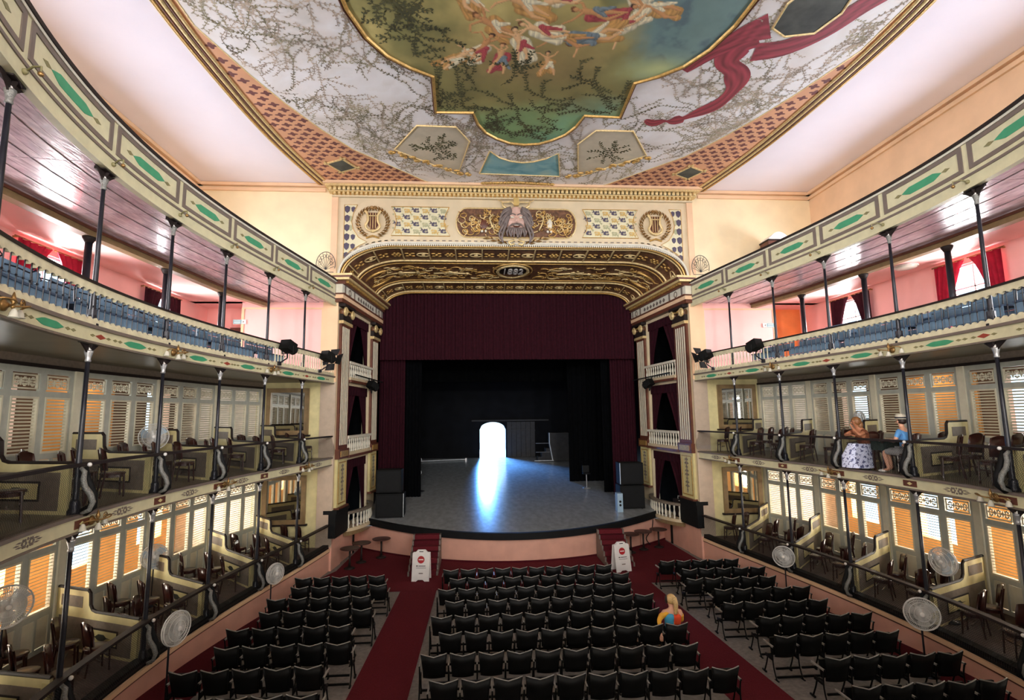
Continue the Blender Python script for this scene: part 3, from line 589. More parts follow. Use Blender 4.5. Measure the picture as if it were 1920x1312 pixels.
    # outer soffit, over the rear benches
    rows = []
    for i in range(41):
        a = (AEND+1.5)*i/40; p_ = PT(s, a, 2.72, 10.0); rows.append([p_, (s*12.5, p_[1], 10.0), (s*12.5, p_[1], 10.05), (p_[0], p_[1], 10.05)])
    MB().grid(rows, None, True).build('rear_soffit', 'gallery_pink', sf)
    bm = struct('trim_beam_'+S, 'brown moulded beam under the %s top gallery' % S, 'beam')
    for i in range(7):
        (x0, y0), (x1, y1) = POST[i], POST[i+1]; L = hypot(x1-x0, y1-y0); ang = atan2(y1-y0, s*(x1-x0))
        M = Matrix.Translation((s*x0, y0, 0)) @ Matrix.Rotation(ang, 4, 'Z')
        MB().box(0, L, -.11, .11, 9.80, 10.0).build('beam', 'beam', bm, M=M); MB().box(0, L, -.15, .15, 9.93, 10.0).build('beam_moulding', 'brown_red', bm, M=M)
    # step for the rear benches of the gallery
    st = MB()
    cstrip(st, s, .3, AEND+1.2, Z3, Z3+.28, 1.15, 1.3, 60); tag(st.build('gallery_step', 'floor_brown'), 'brown seating step in the %s gallery' % S, 'step', kind='structure')
# ---- cast-iron columns
def col_mesh(H, cm='silver'):
    sh = MB().lathe([(.05, 0), (.05, .12), (.045, .2), (.038, H*.5), (.031, H-.36)], 10).mesh('shaft', 'iron', True)
    cp_ = MB().lathe([(.033, H-.36), (.046, H-.345), (.038, H-.31), (.042, H-.27), (.062, H-.2), (.066, H-.17)], 12).mesh('capital', cm, True)
    bs = MB().lathe([(.10, 0), (.10, .06), (.075, .10), (.07, .2), (.055, .24)], 10).mesh('base', 'iron', True)
    br = MB()
    for k in range(4):
        T = Matrix.Rotation(k*pi/2, 4, 'Z'); q = 1 if k % 2 == 0 else .27; br.prism([(.03*q, H-.24), (.09*q, H-.17), (.24*q, H-.06), (.34*q, H-.0), (.03*q, H)], -.012, .012, T)
    br.box(-.16, .16, -.085, .085, H-.05, H)
    return sh, cp_, bs, br.mesh('bracket', 'box_dark')
for nm, zf, zt, off in (('lower box', Z1, 3.86, .1), ('upper box', Z2, 6.88, .1), ('gallery', Z3, 9.87, .1)):
    ms = col_mesh(zt-zf, 'scroll_grey' if nm == 'gallery' else 'silver')
    for s in (-1, 1):
        for i, a in enumerate(COLA):
            t = thing('iron_column', 'slim dark iron column, %s from the stage, %s %s tier' % (ORD[i], SIDE[s], nm), 'column', PT(s, a, off, zf), tang(s, a), 'iron columns of the tiers')
            for n_, m_ in zip(('shaft', 'capital', 'base', 'bracket'), ms): put(n_, m_, t)
            if nm == 'gallery':
                MB().tube([(0, s*.02*0, .3), (0, 0, .1), (.0, 0, -.0)], .07, 8).build('boot', 'iron', t)
            MB().ball((0, 0, 0), .035).build('knob', 'white_plastic', t, True, loc=(0, 0, (zt-zf)-.15))
# second row: thicker posts of the gallery
for s in (-1, 1):
    for i in range(1, 7):
        x, y = POST[i]; t = thing('gallery_post', 'round dark post behind the benches, %s from the stage, %s gallery' % (ORD[i-1], SIDE[s]), 'column', (s*x, y, Z3), 0, 'rear posts of the gallery')
        MB().lathe([(.08, 0), (.075, 2.6)], 12).build('shaft', 'iron', t, True); MB().lathe([(.08, 2.56), (.13, 2.66), (.14, 2.7)], 12).build('capital', 'box_dark', t, True); MB().lathe([(.12, 0), (.12, .1), (.085, .16)], 12).build('base', 'iron', t, True)
# ---- blue benches
def bench(s, a0, a1, off, z, label):
    t = thing('gallery_bench', label, 'bench', group='blue gallery benches')
    for q, (l, h) in enumerate(((.02, .22), (.235, .42))): mb = MB(); cstrip(mb, s, a0, a1, z+l, z+h, off, .025, 8); mb.build('front_board', 'blue', t)
    mb = MB(); cstrip(mb, s, a0, a1, z+.42, z+.455, off-.03, .42, 8); mb.build('seat', 'blue_dark', t)
    for l, h in ((.5, .66), (.68, .86)): mb = MB(); cstrip(mb, s, a0, a1, z+l, z+h, off+.40, .025, 8); mb.build('back_board', 'blue', t)
    n = 3
    for k in range(n+1):
        a = a0+.02+(a1-a0-.04)*k/n
        P = [PT(s, a, off+.40, z+.78), PT(s, a, off+.25, z+.74), PT(s, a, off+.08, z+.66), PT(s, a, off-.0, z+.70), PT(s, a, off+.03, z+.75), PT(s, a, off+.06, z+.70), PT(s, a, off+.04, z+.46)]
        MB().tube(P, .013, 6).build('arm_rest', 'iron', t)
        MB().tube([PT(s, a, off+.44, z), PT(s, a, off+.44, z+.8)], .016, 6).build('leg', 'iron', t)
for s in (-1, 1):
    for i in range(1, 7):
        a0, a1 = BAYA[i]+.12, BAYA[i+1]-.12
        if i == 1: a0 += .5
        bench(s, a0, a1, .42, Z3, 'blue slatted bench at the railing, bay %s from stage, %s gallery' % (ORD[i], SIDE[s]))
        if i > 1: bench(s, a0, a1, 1.45, Z3+.28, 'blue slatted bench on the rear step, bay %s from stage, %s gallery' % (ORD[i], SIDE[s]))
# ================================================================== boxes
def seg(s, k):     # back wall segment k: POST[k-1] -> POST[k]
    (x0, y0), (x1, y1) = POST[k-1], POST[k]; return s*x0, y0, s*x1, y1
H_ = 2.6
fr = MB()
for x0, x1, z0, z1 in ((0, .10, 0, H_), (.90, 1, 0, H_), (.1, .9, 0, .10), (.1, .9, .70, .82), (.1, .9, 1.98, 2.10), (.1, .9, 2.46, H_)): fr.box(x0, x1, -.03, .03, z0, z1)
D_frame = fr.mesh('door_frame', 'door_frame')
bd = MB()
for x0, x1, z0, z1 in ((.1, .14, .82, 1.98), (.86, .9, .82, 1.98), (.14, .86, .82, .86), (.14, .86, 1.94, 1.98)): bd.box(x0, x1, -.045, .045, z0, z1)
D_bead = bd.mesh('louver_frame', 'louver')
D_mid = MB().box(.47, .53, -.03, .03, .10, .70).mesh('mullion', 'door_frame')
D_panel = MB().box(.0, .35, -.012, .012, .11, .69).mesh('lower_panel', 'louver')
NS = 15
D_slat = MB().box(.14, .86, -.004, .004, -.018, .018).mesh('slat', 'louver')
ft = MB(); ft.box(.13, .87, -.02, .02, 2.13, 2.16); ft.box(.13, .87, -.02, .02, 2.40, 2.43); ft.box(.13, .17, -.02, .02, 2.16, 2.40); ft.box(.83, .87, -.02, .02, 2.16, 2.40)
for cx in (.27, .5, .73):
    for k in range(8):
        a = k*pi/4; x, z = cx+.055*cos(a), 2.28+.075*sin(a); ft.box(x-.022, x+.022, -.012, .012, z-.02, z+.02)
    ft.box(cx-.1, cx+.1, -.01, .01, 2.27, 2.29)
for cx in (.385, .615): ft.prism([(cx-.03, 2.28), (cx, 2.2), (cx+.03, 2.28), (cx, 2.36)], -.012, .012)
D_fret = ft.mesh('transom_fret', 'louver')
dn = 0
TN = {1: 'lower', 2: 'upper'}
for T, zf in ((1, Z1), (2, Z2)):
    for s in (-1, 1):
        hd = struct('wall_boxes_%s_%s' % (TN[T], SIDE[s]), 'dark lintel wall above the %s %s box doors' % (SIDE[s], TN[T]), 'wall')
        for k in range(1, 7):
            x0, y0, x1, y1 = seg(s, k); L = hypot(x1-x0, y1-y0); ang = atan2(y1-y0, x1-x0); M = Matrix.Translation((x0, y0, 0)) @ Matrix.Rotation(ang, 4, 'Z')
            MB().box(0, L, -.06, .06, zf+H_, zf+2.86).build('lintel', 'box_brown', hd, M=M)
            MB().box(0, L, -.10, .10, zf+H_-.02, zf+H_+.05).build('lintel_moulding', 'box_dark', hd, M=M)
            MB().box(-.09, .09, -.08, .08, 0, H_).build('wall_post', 'louver', hd, M=Matrix.Translation((x1, y1, zf)) @ Matrix.Rotation(ang, 4, 'Z'))
            if k == 1: MB().box(-.02, .09, -.08, .08, 0, H_).build('wall_post', 'louver', hd, M=Matrix.Translation((x0, y0, zf)) @ Matrix.Rotation(ang, 4, 'Z'))
            w = (L-.2)/3
            for d in range(3):
                dn += 1; c = .1+w*d
                t = thing('door_%d' % dn, '%s louvred panel of the %s doors from the stage, %s %s boxes' % (ORD[d], ORD[k-1], SIDE[s], TN[T]), 'door', (x0+c*cos(ang), y0+c*sin(ang), zf), ang, 'louvred box doors', 'structure', (w, 1, 1))
                put('door_frame', D_frame, t); lvf = put('louver_frame', D_bead, t); put('mullion', D_mid, t); put('transom_fret', D_fret, t)
                for x in (.11, .54): put('lower_panel', D_panel, t, (x, 0, 0))
                tilt = radians(32 if T == 2 else 62)
                for q in range(NS): put('slat', D_slat, lvf, (0, 0, .885+(q+.5)*(1.04/NS)), (s*tilt, 0, 0))
        # ---- mirror on the end wall
        m = thing('wall_mirror', 'large mirror in brown frame on the %s %s end wall' % (SIDE[s], TN[T]), 'mirror', (s*8.72, YF-.03, zf+1.02))
        MB().box(-.62, .62, -.03, .0, 0, 1.42).build('glass', 'mirror_glass', m)
        f = MB()
        for a, b, c, d in ((-.78, -.62, -.16, 1.58), (.62, .78, -.16, 1.58), (-.62, .62, -.16, 0), (-.62, .62, 1.42, 1.58)): f.box(a, b, -.08, .02, c, d)
        f.build('mirror_frame', 'beam', m)
        MB().box(-.86, .86, -.10, .02, -.22, -.16).build('mirror_ledge', 'box_dark', m)
        # ---- balustrade of wire netting bulging to the hall
        bl = thing('box_balustrade', 'black bulging net balustrade with handrail, %s %s boxes' % (SIDE[s], TN[T]), 'balustrade')
        for i in range(7):
            a0, a1 = BAYA[i]+.03, BAYA[i+1]-.03; prof = ((.05, .78), (.0, .70), (-.02, .58), (-.09, .42), (-.14, .28), (-.12, .14), (-.03, .03))
            mb = MB(); n = 10; rows = []; mb.uv = []
            for q in range(n+1):
                a = a0+(a1-a0)*q/n; rows.append([PT(s, a, o_, zf+z_) for o_, z_ in prof]); mb.uv += [(a, z_) for o_, z_ in prof]
            mb.grid(rows); mb.build('net', 'wire_net', bl)
        mb = MB(); cstrip(mb, s, 0, AEND+.8, zf+.76, zf+.81, -.02, .14, 60); mb.build('handrail', 'box_dark', bl)
        for i, a in enumerate(COLA):
            P = [PT(s, a+.12, o_, zf+z_) for o_, z_ in ((.0, .74), (-.06, .68), (-.05, .56), (-.08, .44), (-.17, .32), (-.21, .2), (-.17, .08), (-.06, .03))]
            MB().tube(P, .036, 8, taper=lambda t: .8+.5*sin(pi*t)).build('scroll_bracket', 'scroll_grey', bl, True)
            P = [PT(s, a, o_, zf+z_) for o_, z_ in ((.0, .74), (-.05, .55), (-.15, .3), (-.15, .12), (-.03, .03))]
            MB().tube(P, .06, 8, taper=lambda t: .7+.6*t).build('bracket_foot', 'black', bl, True)
            MB().ball(PT(s, a, -.06, zf+.78), .035).build('rail_knob', 'white_plastic', bl, True)
        # ---- partitions
        for i in range(6):
            fx, fy_, _ = PT(s, COLA[i], .2, 0); bx, by = s*POST[i][0], POST[i][1]
            if i == 0: by -= .05
            L = hypot(bx-fx, by-fy_)-.1; ang = atan2(by-fy_, bx-fx)
            t = thing('box_partition', 'low cream and brown partition, %s from the stage, %s %s boxes' % (ORD[i], SIDE[s], TN[T]), 'partition', (fx, fy_, zf), ang, 'box partitions')
            c0 = L*.56; top = [(0, .80), (c0-.12, .80), (c0, .83), (c0+.07, .92), (c0+.10, 1.15), (c0+.16, 1.2), (L, 1.2)]
            MB().prism([(0, 0)]+top+[(L, 0)], -.025, .025).build('board', 'box_cream', t)
            MB().tube([(x, 0, z+.01) for x, z in top], .035, 6).build('top_moulding', 'box_dark', t)
            pnl = MB().box(.16, L-.1, -.032, .032, .06, .66).build('panel', 'box_brown', t)
            MB().box(c0+.28, L-.14, -.032, .032, .86, 1.08).build('upper_panel', 'box_brown', t)
            MB().box(L*.22, L*.62, -.040, .040, .20, .52).build('inset_frame', 'box_dark', pnl)
            MB().box(L*.22+.035, L*.62-.035, -.046, .046, .235, .485).build('inset', 'inset', pnl)
            cx = L*.42; MB().prism([(cx-.3, .36), (cx-.18, .37), (cx-.1, .42), (cx+.05, .42), (cx+.14, .37), (cx+.3, .36), (cx+.14, .35), (cx+.05, .30), (cx-.1, .30), (cx-.18, .35)], -.05, .05).build('arabesque', 'motif_dark', pnl)
            MB().box(0, .13, -.034, .034, .05, .74).build('end_strip', 'inset', t)
# ---- chairs in the boxes
def chair_meshes():
    seat = MB().lathe([(.19, .43), (.215, .44), (.215, .465), (.19, .475)], 12).mesh('seat', 'chair_wood', True)
    bk = MB(); rows = []
    for j in range(9):
        u = -1+j/4; rows.append([(u*.2, -.19-.03*(1-u*u)*0+.05*u*u, .52), (u*.215, -.22+.05*u*u, .75), (u*.2, -.25+.05*u*u, .90+.06*(1-u*u)), (u*.2, -.225+.05*u*u, .90+.06*(1-u*u)), (u*.215, -.195+.05*u*u, .75), (u*.2, -.165+.05*u*u, .52)])
    bk.grid(rows, None, True); bk.f += [tuple(range(6)), tuple(48+k for k in range(6))[::-1]]
    back = bk.mesh('backrest', 'chair_wood', True)
    lf = MB().tube([(0, 0, .45), (0, .02, 0)], .018, 6).mesh('leg', 'chair_wood')
    lr = MB().tube([(0, -.08, .92), (0, 0, .45), (0, -.06, 0)], .018, 6).mesh('leg', 'chair_wood')
    ap = MB().lathe([(.17, .38), (.19, .38), (.19, .44), (.17, .44)], 12).mesh('apron', 'chair_wood')
    st = MB().box(-.16, .16, -.01, .01, .2, .225).box(-.16, .16, .13, .15, .26, .285).mesh('stretcher', 'chair_wood')
    return seat, back, lf, lr, ap, st
CH = chair_meshes()
def chair(loc, rz, label, group):
    t = thing('box_chair', label, 'chair', loc, rz, group)
    put('seat', CH[0], t); put('backrest', CH[1], t); put('apron', CH[4], t); put('stretcher', CH[5], t)
    for x in (-.15, .15): put('leg', CH[2], t, (x, .15, 0)); put('leg', CH[3], t, (x, -.15, 0))
    return t
rc = random.Random(21)
SPOT = [('at the rail, stage side', .24, .22), ('at the rail, rear side', .66, .20), ('in the middle, stage side', .26, .52), ('in the middle, rear side', .72, .50), ('by the doors', .48, .80)]
OCC = {(2, 1, 3)}      # the box with the two spectators is furnished separately
for T, zf in ((1, Z1), (2, Z2)):
    for s in (-1, 1):
        for k in range(0, 6):
            if (T, s, k) in OCC: continue
            f0, f1 = PT(s, BAYA[k], .25, 0), PT(s, BAYA[k+1], .25, 0); b0 = POST[max(0, k-1)]; b1 = POST[k]
            for q, (w, u, v) in enumerate(SPOT):
                if (k == 0 and q not in (0, 2)) or (T, s, k) == (2, 1, 2) and q == 2: continue
                u_ = u+rc.uniform(-.03, .03); v_ = v+rc.uniform(-.02, .02)
                if k == 0: v_ *= .85; u_ = .25+.35*(u_-.25)+.05
                x = (f0[0]*(1-u_)+f1[0]*u_)*(1-v_)+s*(b0[0]*(1-u_)+b1[0]*u_)*v_; y = (f0[1]*(1-u_)+f1[1]*u_)*(1-v_)+(b0[1]*(1-u_)+b1[1]*u_)*v_
                rz = (pi/2-.5 if s < 0 else pi/2+.5)-pi/2+(-.5 if s < 0 else .5)+rc.uniform(-.5, .5)
                chair((x, y, zf), rz, 'dark wooden chair %s, box %s from stage, %s %s tier' % (w, ORD[k], SIDE[s], TN[T]), 'wooden chairs in the boxes')
# ---- wall lamps on the fascias, at every second column
def lamp_meshes():
    plate = MB().lathe([(.10, 0), (.09, .03), (.05, .05), (.02, .09)], 10).mesh('back_plate', 'brass', True)
    arms = []
    for k in (-1, 1):
        P = [(0, 0, .05), (k*.08, 0, .16), (k*.2, .03, .24), (k*.33, .05, .2), (k*.38, .04, .12), (k*.38, 0, .06)]
        arms.append(MB().tube(smooth(P, 4), .016, 6).mesh('arm', 'brass', True))
    scr = MB().tube([(.16+.08*(1-i/20)*cos(i*.6), .06+.08*(1-i/20)*sin(i*.6), .17) for i in range(20)], .010, 5).mesh('scroll', 'brass', True)
    sh = MB().lathe([(.02, .0), (.034, -.02), (.055, -.07), (.06, -.11), (.075, -.135)], 12, cap=False).mesh('glass_shade', 'glass_shade', True)
    fin = MB().lathe([(.005, -.1), (.035, -.05), (.02, 0), (.045, .05), (.03, .1), (.008, .18)], 8).mesh('finial', 'brass', True)
    return plate, arms, scr, sh, fin
LM = lamp_meshes()
def lamp(s, a, z, label):
    p = PT(s, a, -.02, z); q = PT(s, a, -1, z); d = Vector((q[0]-p[0], q[1]-p[1], 0)).normalized(); tx = Vector((-d.y, d.x, 0))
    t = thing('wall_lamp', label, 'lamp', p, atan2(tx.y, tx.x), 'brass wall lamps on the balcony fronts', None, (.8,)*3)
    k = 1 if True else -1      # local x along the balcony, local -y... towards hall handled by rotation below
    R = Matrix(((1, 0, 0), (0, 0, -1), (0, 1, 0))).to_4x4()      # plate axis z -> -y
    put('back_plate', LM[0], t, M=R)
    for j, ar in enumerate(LM[1]):
        A = Matrix(((1, 0, 0, 0), (0, 0, -1, 0), (0, 1, 0, 0), (0, 0, 0, 1))); put('arm', ar, t, M=A)
        xx = (-.38, .38)[j]; put('glass_shade', LM[3], t, (xx, -.06, .0))
    put('glass_shade', LM[3], t, (0, -.14, -.05)); put('scroll', LM[2], t, M=Matrix(((1, 0, 0, 0), (0, 0, -1, 0), (0, 1, 0, 0), (0, 0, 0, 1)))); put('finial', LM[4], t, (0, -.12, .03))
for s in (-1, 1):
    for i in (1, 3, 5): lamp(s, COLA[i]-.1, 6.97, 'brass wall lamp with glass tulips, %s from the stage, %s gallery front' % (ORD[i//2], SIDE[s]))
    for i in (0, 2, 4): lamp(s, COLA[i]-.25, 3.93, 'brass wall lamp with glass tulips, %s from the stage, %s upper box front' % (ORD[i//2], SIDE[s]))
    for i in range(7):
        p = PT(s, COLA[i], -.02, 9.98); q = PT(s, COLA[i], -.2, 9.98); d = Vector(q)-Vector(p); tg = Vector((d.y, -d.x, 0)).normalized()
        t = thing('lamp_hook', 'small empty lamp hook, %s from the stage, %s top parapet' % (ORD[i], SIDE[s]), 'hook', p, 0, 'empty lamp hooks')
        MB().ball((0, 0, 0), .04).build('rosette', 'olive', t, True)
        e = d.normalized()*.2+tg*.1; MB().tube([(0, 0, 0), e*.5+Vector((0, 0, .06)), e+Vector((0, 0, .05)), e+Vector((0, 0, -.05))], .014, 6).build('hook', 'olive', t, True); MB().ball(tuple(e+Vector((0, 0, -.05))), .035).build('socket', 'brass', t, True)
# ================================================================== proscenium
def SP(s):       # splayed side wall: u from outer to inner edge, d towards the axis, z up
    O = Vector((s*7.0, YF, 0)); D = Vector((s*-.5, 5.35, 0)).normalized(); N = Vector((-s*5.35, -.5, 0)).normalized()
    def T(u, d, z): p = O+D*u+N*d; return (p.x, p.y, z)
    return T
UL = hypot(.5, 5.35)
def arch_pts(W_, L_, z0, z1, n=16):
    P = []
    for i in range(n+1): t = i/n*pi/2; P.append((-L_-(W_-L_)*cos(t), z0+(z1-z0)*sin(t)))
    for i in range(1, 24): P.append((-L_+2*L_*i/24, z1))
    for i in range(n+1): t = pi/2-i/n*pi/2; P.append((L_+(W_-L_)*cos(t), z0+(z1-z0)*sin(t)))
    return P
AO, AI = arch_pts(7.0, 4.9, 11.08, 12.36), arch_pts(6.15, 4.7, 11.0, 11.71)
def resample(P, n):
    d = [0]
    for a, b in zip(P, P[1:]): d.append(d[-1]+hypot(b[0]-a[0], b[1]-a[1]))
    out = []; j = 0
    for i in range(n+1):
        t = d[-1]*i/n
        while j < len(d)-2 and d[j+1] < t: j += 1
        k = (t-d[j])/(d[j+1]-d[j]); out.append((P[j][0]+(P[j+1][0]-P[j][0])*k, P[j][1]+(P[j+1][1]-P[j][1])*k))
    return out
NA = 96; AO = resample(AO, NA); AI = resample(AI, NA)
def SOF(t, v, lift=0.0):
    i = min(NA-1, max(0, int(t*NA))); k = t*NA-i
    def L(A): return (A[i][0]+(A[i+1][0]-A[i][0])*k, A[i][1]+(A[i+1][1]-A[i][1])*k)
    a, b = L(AO), L(AI); x = a[0]+(b[0]-a[0])*v; z = a[1]+(b[1]-a[1])*v
    if lift:
        tx, tz = AO[i+1][0]-AO[i][0], AO[i+1][1]-AO[i][1]; l = hypot(tx, tz); x += tz/l*lift; z -= tx/l*lift
    return Vector((x, YF+5.35*v, z))
pa = struct('wall_proscenium', 'cream proscenium frieze wall with gilded ornament above the arch', 'proscenium')
mb = MB(); rows = [[(x, YF-.02, z), (x, YF-.02, 14.3)] for x, z in AO]; rows = [[(-7.15, YF-.02, 11.0), (-7.15, YF-.02, 14.3)], [(-7.02, YF-.02, 11.0), (-7.02, YF-.02, 14.3)]]+rows+[[(7.02, YF-.02, 11.0), (7.02, YF-.02, 14.3)], [(7.15, YF-.02, 11.0), (7.15, YF-.02, 14.3)]]
mb.grid(rows); mb.grid([[(x, y+.3, z) for x, y, z in r] for r in rows]); mb.build('frieze_wall', 'plaster', pa)
for x in (-7.22, 7.22): MB().box(x-.12, x+.12, YF-.08, YF, 11.0, 14.3).build('corner_strip', 'wall_peach', pa)
# cornice
cn = struct('trim_cornice', 'gilded cornice with rows of eggs and dentils above the frieze', 'cornice')
for z0, z1, d, m in ((14.66, 14.76, .52, 'wall_peach'), (14.58, 14.66, .42, 'gold_light'), (14.40, 14.44, .30, 'gold_light'), (14.24, 14.30, .16, 'plaster'), (14.30, 14.40, .14, 'gold')):
    MB().box(-7.2-d*.8, 7.2+d*.8, YF-d, YF, z0, z1).build('cornice_band', m, cn)
eg = MB().ball((0, 0, 0), .07, .06, .085, 8, 5).mesh('egg', 'gold_light', True); dt = MB().box(-.045, .045, -.06, .06, -.05, .05).mesh('dentil', 'gold_light')
for i in range(84): put('egg', eg, cn, (-7.35+14.7*i/83, YF-.33, 14.51))
for i in range(84): put('dentil', dt, cn, (-7.2+14.4*i/83, YF-.2, 14.35))
# frieze panels stencilled with fish-shaped leaves
def swirl():
    q = MB(); P = []
    for i in range(16): a = 2*pi*i/16; r = 1+.18*cos(3*a+.6); P.append((.115*r*cos(a), .082*r*sin(a)))
    q.prism(P, -.012, 0); q.prism([(-.08, .02), (-.2, .115), (-.165, .02), (-.22, -.05)], -.010, 0); q.prism([(.0, .06), (.05, .14), (.09, .05)], -.010, 0); return q
curl = MB().tube([(.03+.05*(1-j/16)*cos(j*.55), -.018, -.005+.05*(1-j/16)*sin(j*.55)) for j in range(14)], .010, 4).mesh('curl_motif', 'pattern_ground')
swm = {m: swirl().mesh('leaf_motif', m) for m in ('motif_slate', 'motif_gold', 'motif_sage')}
dm = MB().prism([(-.05, 0), (0, .05), (.05, 0), (0, -.05)], -.008, 0).mesh('dot_motif', 'motif_sage')
shield = {m: MB().prism([(-.11, .10), (0, .16), (.11, .10), (.09, -.06), (0, -.15), (-.09, -.06)], -.01, 0).mesh('leaf_motif', m) for m in ('motif_slate', 'motif_sage')}
for s in (-1, 1):
    S = SIDE[s]
    pn = thing('stencil_frieze', 'stencilled frieze panel of slate and gold fish-shaped leaves, %s side' % S, 'panel')
    P = [(2.72, 13.90), (2.86, 13.6), (2.92, 13.3), (2.86, 13.0), (2.68, 12.70), (5.02, 12.70), (4.86, 13.0), (4.8, 13.3), (4.86, 13.6), (5.02, 13.90)]
    MB().prism([(s*x, z) for x, z in P], YF-.035, YF-.02).build('panel_ground', 'pattern_ground', pn)
    MB().tube([(s*x, YF-.04, z) for x, z in P+[P[0]]], .018, 6).build('panel_border', 'gold', pn)
    for r in range(4):
        for c in range(6):
            x = 2.95+.36*c+(.0 if r % 2 else 0); z = 13.74-.285*r
            if not 2.9 < x < 4.85: continue
            m = 'motif_slate' if (r+c) % 2 else ('motif_gold' if (r*2+c) % 3 else 'motif_sage')
            lm_ = put('leaf_motif', swm[m], pn, (s*x, YF-.037, z), (0, (.3 if (r+c) % 2 else pi+.3), 0)); put('curl_motif', curl, lm_); put('dot_motif', dm, pn, (s*(x+.18), YF-.036, z+.13))
    ed = thing('stencil_strip', 'narrow stencilled strip with slate shield leaves beside the %s medallion' % S, 'panel')
    P = [(6.35, 13.95), (6.85, 13.95), (6.85, 11.75), (6.6, 12.05), (6.2, 12.3), (5.95, 12.42), (6.3, 12.62), (6.5, 12.95), (6.56, 13.25), (6.5, 13.6)]
    MB().prism([(s*x, z) for x, z in P], YF-.035, YF-.02).build('strip_ground', 'pattern_ground', ed); MB().tube([(s*x, YF-.04, z) for x, z in P+[P[0]]], .014, 6).build('strip_border', 'gold', ed)
    for r in range(6): put('leaf_motif', shield['motif_slate'], ed, (s*6.74, YF-.037, 13.75-.38*r)); put('leaf_motif', shield['motif_slate' if r not in (1, 2) else 'motif_sage'], ed, (s*(6.6 if r in (1, 2) else 6.5), YF-.037, 13.75-.38*r), None, .8) if r < 5 else None
    # lyre medallion
    ly = thing('lyre_medallion', 'gilded lyre inside a laurel wreath, %s end of the frieze' % S, 'relief', (s*5.72, YF-.03, 13.22), 0, None, None, (1.28, 1.28, 1.28))
    MB().lathe([(.0, -.005), (.74, -.005), (.74, .0), (.0, .0)], 28).build('roundel', 'plaster', ly, M=Matrix.Rotation(pi/2, 4, 'X'))
    lf = MB().add([(0, 0, 0), (.03, -.03, .07), (0, -.02, .17), (-.03, -.03, .07), (0, -.05, .07)], [(0, 1, 4), (1, 2, 4), (2, 3, 4), (3, 0, 4)]).mesh('laurel_leaf', 'brass')
    for i in range(52):
        a = -pi/2+.35+(2*pi-.7)*(i//2)/25; k = 1 if i < 26 else -1; r = .38+.08*(i % 2)
        put('laurel_leaf', lf, ly, (r*cos(a), -.02, r*sin(a)), (0, -a+pi/2-k*(.9+.3*(i % 2))+ (0 if k > 0 else 0)-(pi/2 if k > 0 else -pi/2)*0, 0))
    MB().prism([(-.16, .32), (.16, .32), (.15, -.1), (.05, -.24), (-.05, -.24), (-.15, -.1)], -.02, -.005).build('lyre_ground', 'brown_red', ly)
    for k in (-1, 1): MB().tube(smooth([(k*.24, -.06, .36), (k*.17, -.07, .26), (k*.15, -.07, .05), (k*.22, -.07, -.12), (k*.14, -.07, -.25), (0, -.07, -.3)], 3), .04, 6).build('lyre_arm', 'gold_light', ly, True)
    for k in (-.08, 0, .08): MB().tube([(k, -.05, .3), (k, -.05, -.2)], .012, 5).build('lyre_string', 'gold_light', ly)
    MB().tube([(-.16, -.07, .2), (.16, -.07, .2)], .018, 6).build('lyre_bar', 'gold_light', ly); MB().ball((0, -.05, -.28), .09, .05, .06).build('lyre_foot', 'gold_light', ly, True)
    MB().tube([(-.2, -.03, -.5), (0, -.06, -.44), (.2, -.03, -.5)], .03, 6).build('wreath_ribbon', 'gold', ly)
# centre relief
cr = thing('trophy_panel', 'dark gilded relief panel of scrolls, masks and trumpets behind the bearded face', 'relief')
P = [(-2.0+.48*cos(pi/2+pi*i/10)*.9, 13.27+.61*sin(pi/2+pi*i/10)) for i in range(11)]+[(2.0+.48*cos(-pi/2+pi*i/10)*.9, 13.27+.61*sin(-pi/2+pi*i/10)) for i in range(11)]
MB().prism(P, YF-.03, YF-.02).build('panel_ground', 'gilt_dark', cr); MB().tube([(x, YF-.05, z) for x, z in P+[P[0]]], .03, 6).build('panel_frame', 'gold_light', cr)
rr = random.Random(8)
for s in (-1, 1):
    for i in range(46):
        x = .62+1.6*rr.random(); z = 12.82+.9*rr.random(); r0 = .08+.11*rr.random(); a0 = rr.random()*6; k = rr.choice((-1, 1))
        MB().tube([(s*x+r0*(1-j/16)*cos(a0+k*j*.5)+.012*j*k, YF-.07-.03*rr.random(), z+r0*(1-j/16)*sin(a0+k*j*.5)+.006*j) for j in range(16)], .02, 5).build('scroll', rr.choice(('gold', 'gold_light', 'gold')), cr, True)
    for i in range(26):
        x = .7+1.55*rr.random(); z = 12.8+.9*rr.random(); M = Matrix.Translation((s*x, YF-.06, z)) @ Matrix.Rotation(rr.random()*6.3, 4, 'Y')
        put('acanthus_leaf', lf.copy() if False else lf, cr, M=M)
    MB().tube([(s*.95, YF-.1, 13.62), (s*1.1, YF-.1, 13.45), (s*1.02, YF-.1, 13.2), (s*.9, YF-.1, 12.95)], .035, 6).build('bracket_scroll', 'gold_light', cr, True)
    MB().lathe([(.02, 0), (.03, .2), (.06, .3), (.13, .38)], 10, cap=False).build('trumpet', 'gold_light', cr, True, M=Matrix.Translation((s*.85, YF-.12, 12.92)) @ Matrix.Rotation(s*-1.9, 4, 'Y'))
    for q in (-.07, .07): MB().ball((s*1.33+q, YF-.08, 12.92), .055, .03, .06).build('pearl', 'plaster_pale', cr, True)
MB().ball((-1.33, YF-.06, 13.2), .2, .07, .24, 12, 8).build('small_mask', 'brown_red', cr, True)
MB().ball((1.35, YF-.06, 13.22), .13, .06, .24, 12, 8).build('oval_mirror', 'plaster_pale', cr, True)
mk = thing('bearded_mask', 'carved bearded grinning mask with horns at the frieze centre', 'mask', (-.03, YF-.05, 13.3), 0, None, None, (1.75, 1.2, 1.55))
rows = []
def G(x, z, cx, cz, sx, sz): return exp(-((x-cx)/sx)**2-((z-cz)/sz)**2)
